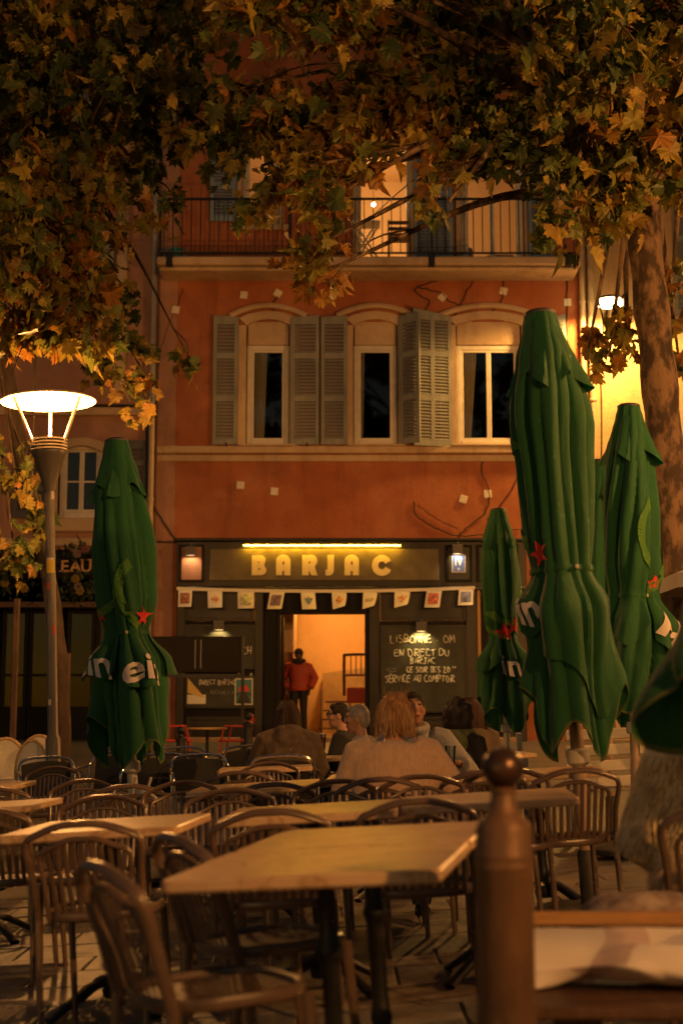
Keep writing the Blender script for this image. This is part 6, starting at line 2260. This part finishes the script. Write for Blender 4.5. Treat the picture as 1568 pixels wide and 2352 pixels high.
def fly_hair(t, Hd, material, n=26):
    rg = random.Random(9)
    m = MB()
    for q in range(n):
        a, z = rg.uniform(0, 2 * pi), rg.uniform(.06, .125)
        p = Hd(.06 * cos(a), .07 * sin(a) - .02, z)
        d = Vector((cos(a) * .4 + rg.gauss(0, .4), sin(a) * .3, 1)).normalized() * rg.uniform(.02, .07)
        m.tube([p, p + d * .6 + Vector((rg.gauss(0, .006), 0, 0)), p + d], [.0012, .001, .0006], 4)
    obj('loose_hair', m, material, t, kind='stuff')
# woman in the knitted sweater
lx = .27
SEATZ = lambda x, y: ground_z(x, y)
kw, S, Hd, HR = person('person in a ribbed beige sweater seen from behind, fair bobbed hair', (lx, 7.72, SEATZ(lx, 7.72) - .02), radians(-6), sc=.98, lean=.22, head_yaw=.1, head_pitch=.12,
                       arms=[(Vector((-.28, .12, .66)), Vector((-.2, .36, .74))), (Vector((.34, .16, .7)), Vector((.24, .42, .76)))], top='beige_knit', legs='denim', hair='bob', hair_mat='hair_blond', wide=1.12, loose=.04)
fly_hair(kw, Hd, 'hair_blond')
# hooded person
hx = at(664, 1700, 11.85).x
person('person in a dark hooded jacket seen from behind, long brown hair', (hx, 11.85, SEATZ(hx, 11.85) - .0), radians(8), sc=.98, lean=.2, head_yaw=-.2, head_pitch=.1,
       arms=[(Vector((-.29, .14, .66)), Vector((-.12, .38, .76))), (Vector((.29, .14, .66)), Vector((.14, .38, .76)))], top='hoodie_brown', hair='long', hair_mat='hair_brown', extra='hood', wide=1.12, loose=.04)
# man with glasses, in profile
mx_ = at(800, 1660, 13.6).x
mg, S, Hd, HR = person('person with dark framed glasses in a black coat turned to the left', (mx_, 13.75, SEATZ(mx_, 13.75) - .03), radians(78), sc=.98, lean=.1, head_yaw=.1,
                       arms=[(Vector((-.25, .12, .68)), Vector((-.05, .36, .76))), (Vector((.25, .12, .68)), Vector((.1, .38, .76)))], hair='short', hair_mat='hair_dark', face=True, skin='skin')
gl_ = MB()
for s in (-1, 1):
    gl_.tube([Hd(s * .034 + .024 * cos(a), .112, .012 + .017 * sin(a)) for a in [2 * pi * k / 14 for k in range(14)]], .0028, 5, closed=True)
    gl_.tube([Hd(s * .058, .11, .016), Hd(s * .078, .05, .016), Hd(s * .08, -.01, .01)], .0028, 5)
gl_.tube([Hd(-.01, .114, .014), Hd(.01, .114, .014)], .0028, 5)
obj('glasses', gl_, 'eye_dark', mg, smooth=True)
# second face in profile beside the knitted sweater
sx_ = at(846, 1660, 12.0).x
person('person with grey hair in profile, half hidden by the fair haired head', (sx_, 12.2, SEATZ(sx_, 12.2) - .05), radians(82), sc=.97, lean=.1, hair='short', hair_mat='hair_grey', face=True, top='grey_cloth', skin='skin')
# man across the table looking down
dx = at(962, 1660, 9.75).x
person('person with short dark hair and pale grey shirt looking down at the table', (dx, 9.9, SEATZ(dx, 9.9) - .01), radians(168), sc=1.0, lean=.28, head_yaw=.35, head_pitch=-.32,
       arms=[(Vector((-.36, .2, .72)), Vector((-.34, .44, .78))), (Vector((.28, .16, .7)), Vector((.16, .4, .78)))], top='grey_cloth', hair='short', hair_mat='hair_dark', face=True, skin='skin_tan', extra='collar', loose=.03)
# dark haired woman with scarf and her neighbour
wx = at(1040, 1660, 11.2).x
ws, S, Hd, HR = person('person with thick dark hair and an olive scarf near the white bench', (wx, 11.3, SEATZ(wx, 11.3) - .05), radians(-35), sc=.98, lean=.15, hair='curly', hair_mat='hair_dark', top='black_cloth')
sc_ = MB()
sc_.tube([S(x * .11, y * .11, .47 + .02 * y) for x, y in [(cos(a * pi / 8), sin(a * pi / 8)) for a in range(16)]], .055, 10, closed=True)
sc_.ell(S(.06, -.12, .4), (.12, .05, .1))
remesh('scarf', sc_, 'olive_scarf', ws, .011, 3)
nx_ = at(1094, 1660, 12.3).x
person('person with long brown hair sitting beyond the olive scarf', (nx_, 12.4, SEATZ(nx_, 12.4) - .02), radians(20), sc=.97, lean=.15, hair='long', hair_mat='hair_brown', top='hoodie_brown')
# person in the shaggy coat at the right edge
fxp, fyp = 1.33, 4.98
fc, S, Hd, HR = person('person in a shaggy tan coat at the right edge, head behind the parasol', (fxp, fyp, SEATZ(fxp, fyp) - .02), radians(-8), sc=1.0, lean=.08, hair='long', hair_mat='hair_brown', top='coat_fur', wide=1.2, loose=.05,
                       arms=[(Vector((-.3, .06, .62)), Vector((-.22, .3, .6))), (Vector((.35, .02, .62)), Vector((.26, .28, .6)))])
fur = MB()
rg = random.Random(77)
for q in range(22000):
    if rg.random() < .68:
        a = rg.uniform(0, 2 * pi)
        z = rg.uniform(-.28, .47)
        rx, ry = (.285, .19) if z < .3 else (.285 * (1 - (z - .3) * 1.6), .17)
        p = S(rx * cos(a), ry * sin(a), z)
        nrm = Vector((cos(a), sin(a) * 1.4, 0)).normalized()
    else:
        s = rg.choice((-1, 1))
        u = rg.random()
        a = rg.uniform(0, 2 * pi)
        c = Vector((s * (.19 + .1 * u), .04 * u, .93 - .32 * u))
        nrm = Vector((cos(a), sin(a), 0))
        p = c + nrm * .105
    d = (nrm * rg.uniform(.15, .55) + Vector((rg.gauss(0, .25), rg.gauss(0, .25), -1))).normalized() * rg.uniform(.02, .055)
    sd_ = nrm.cross(d).normalized() * rg.uniform(.0015, .004)
    fur.add([p - sd_, p + sd_, p + d * .6 + sd_ * .7, p + d, p + d * .6 - sd_ * .7], [(0, 1, 2, 3, 4)])
obj('fur', fur, 'coat_fur', fc, kind='stuff')
# man standing in the doorway
dp = at(686, 1600, YF + 1.0)
ht = (at(686, 1486, YF + 1.0).z - bz0) / 1.725
dm, S, Hd, HR = person('person in a red padded jacket and black trousers standing in the doorway', (dp.x, YF + 1.0, bz0), radians(172), sit=False, sc=ht, lean=.0, head_pitch=.02, top='red_jacket', skin='skin_dark', hair='short', hair_mat='hair_dark', face=True,
                       arms=[(Vector((-.31, -.02, 1.12)), Vector((-.24, .1, .92))), (Vector((.31, -.02, 1.12)), Vector((.24, .1, .92)))], loose=.032, wide=1.1, extra='collar')
sc_ = MB()
sc_.tube([S(x * .09, y * .09 + .015, .53) for x, y in [(cos(a * pi / 8), sin(a * pi / 8)) for a in range(16)]], .05, 10, closed=True)
sc_.ell(S(0, .08, .48), (.08, .05, .08))
remesh('scarf', sc_, 'black_cloth', dm, .011, 3)
hm = MB()
hm.ell(Hd(0, -.005, .05), (.09, .108, .085), HR)
hm.tube([Hd(.088 * cos(a), .105 * sin(a) - .005, .035) for a in [2 * pi * k / 20 for k in range(20)]], .014, 8, closed=True)
remesh('beanie', hm, 'black_cloth', dm, .01, 2)

# ================================================================== DRINKS
def liquid_glass(name, col):
    m = bpy.data.materials.new(name)
    m.use_nodes = True
    b = m.node_tree.nodes['Principled BSDF']
    b.inputs['Base Color'].default_value = (*col, 1)
    b.inputs['Roughness'].default_value = .05
    b.inputs['Transmission Weight'].default_value = .75
    b.inputs['IOR'].default_value = 1.33
    MATS[name] = m
liquid_glass('beer', (.9, .42, .04))
liquid_glass('cola', (.16, .05, .02))
mat('foam', (.75, .7, .58), .9)
def tumbler(label, x, y, z, liquid, h=.13, r=.036, stem=False, foam=False):
    t = thing('drinking_glass', label, 'glass', (x, y, z))
    if stem:
        obj('stem', MB().lathe([(.035, 0), (.034, .004), (.006, .01), (.005, .05), (.012, .06)], n=18), 'window_glass', t, smooth=True)
        z0 = .06
    else:
        z0 = .004
    obj('vessel', MB().lathe([(r * .8, z0), (r, z0 + h), (r - .002, z0 + h), (r * .8 - .002, z0 + .004)], n=20), 'window_glass', t, smooth=True)
    if liquid:
        obj('drink', MB().lathe([(r * .8 - .003, z0 + .005), (r - .004, z0 + h * .8)], n=20), liquid, t, smooth=True)
    if foam:
        obj('foam', MB().lathe([(r - .004, z0 + h * .8), (r - .003, z0 + h * .98), (r * .6, z0 + h * 1.03)], n=20), 'foam', t, smooth=True)
    return t
bt = at(739, 1735, 12.95)
tumbler('stemmed glass of beer on the table before the man with glasses', bt.x, 12.95, ground_z(0, 12.95) + TZ + .003, 'beer', .14, .038, True, True)
tz9 = lambda x, y: ground_z(x, y) + TZ + .003
tumbler('glass of cola on the table right of the ribbed sweater', at(1011, 1750, 8.85).x, 8.85, tz9(.55, 8.85), 'cola', .12, .04)
tumbler('empty tumbler behind the glass of cola', at(1034, 1740, 9.1).x, 9.1, tz9(.62, 9.1), None, .14, .034)
tumbler('empty tumbler beside the glass of cola', at(990, 1740, 9.15).x, 9.15, tz9(.56, 9.15), None, .13, .034)
at_ = thing('ashtray', 'small black ashtray on the table below the glass of cola', 'ashtray', (at(1020, 1760, 8.75).x, 8.75, tz9(.6, 8.75)))
obj('bowl', MB().lathe([(.05, 0), (.055, .03), (.048, .03), (.044, .008)], n=18), 'black_iron', at_, smooth=True)

# ================================================================== FLOWERS AND POSTS AT THE LEFT SHOP, far parasol
def leafy(label, px, py, Y, r, n, seed, flowers=()):
    c = at(px, py, Y)
    t = thing('hanging_plant', label, 'plant', tuple(c))
    rg = random.Random(seed)
    m = MB()
    for i in range(n):
        p = Vector((rg.gauss(0, r[0]), rg.gauss(0, .1), rg.gauss(0, r[1])))
        M = leaf_matrix(p, rg, rg.uniform(.06, .13), .4)
        vs, fs = rg.choice(LEAVES)
        m.add([M @ Vector(v) for v in vs], fs)
    obj('foliage', m, 'shop_leaf', t, kind='stuff')
    obj('stem', MB().tube([(0, .1, -.1), (.05, .05, .1), (-.1, .1, .3)], .012, 6), 'ivy_stem', t)
    for k, (fxx, fyy, fm) in enumerate(flowers):
        q = at(fxx, fyy, Y - .15) - c
        f = MB()
        for j in range(7):
            a = 2 * pi * j / 7
            f.ell(q + Vector((.05 * cos(a), -.02, .05 * sin(a))), (.035, .018, .035), None, 8, 5)
        f.ell(q, (.03, .03, .03), None, 8, 5)
        obj('flower', f, fm, t, smooth=True)
    return t
mat('shop_leaf', (.02, .034, .01), .6, var=.4, vscale=8)
mat('petal_white', (.16, .12, .1), .8)
mat('petal_pink', (.16, .06, .06), .8)
mat('petal_yellow', (.18, .12, .012), .8)
leafy('trailing plant with pale flowers over the dark shop fascia', 185, 1264, 26.1, (.26, .07), 80, 3, ((168, 1258, 'petal_white'), (196, 1262, 'petal_pink'), (178, 1272, 'petal_white')))
leafy('hanging plant with yellow flowers under the EAU letters', 178, 1352, 26.1, (.22, .14), 130, 4, ((174, 1330, 'petal_yellow'), (180, 1348, 'petal_white'), (184, 1358, 'petal_yellow')))
leafy('hanging plant at the far left of the dark shop', 20, 1330, 26.1, (.3, .2), 150, 5, ((12, 1340, 'petal_yellow'), (56, 1352, 'petal_yellow'), (6, 1300, 'petal_pink')))
for px, lb in ((30, 'slim wooden post before the dark shop at the far left'), (151, 'slim wooden post behind the lamp pole')):
    p = on_ground(px, 20)
    t = thing('wooden_post', lb, 'post', tuple(p))
    h = at(px, 1375 if px < 100 else 1500, 20).z - p.z
    obj('post', MB().box((0, 0, h / 2), (.08, .08, h), None, .01), 'wood_dark', t)
    obj('foot', MB().box((0, 0, .03), (.2, .2, .05), None, .01), 'base_dark', t)
wp = on_ground(1800, 11.9)
t = thing('white_parasol', 'open off white parasol at the right edge of the picture', 'parasol', tuple(wp))
z1, z2 = at(1560, 1287, 11.9).z - wp.z, at(1560, 1358, 11.9).z - wp.z
mat('offwhite_cloth', (.62, .55, .46), .85)
n8 = 8
ring = [(1.0 * cos(2 * pi * k / n8 + .39), 1.0 * sin(2 * pi * k / n8 + .39), z2 + .12) for k in range(n8)]
hemr = [(x, y, z2) for x, y, z in ring]
obj('canopy', MB().add([(0, 0, z1 + .2)] + ring + hemr, [(0, k + 1, (k + 1) % n8 + 1) for k in range(n8)] + [(k + 1, k + 1 + n8, (k + 1) % n8 + 1 + n8, (k + 1) % n8 + 1) for k in range(n8)]), 'offwhite_cloth', t)
obj('pole', MB().tube([(0, 0, 0), (0, 0, z1 + .2)], .03, 10), 'pole_wood', t)
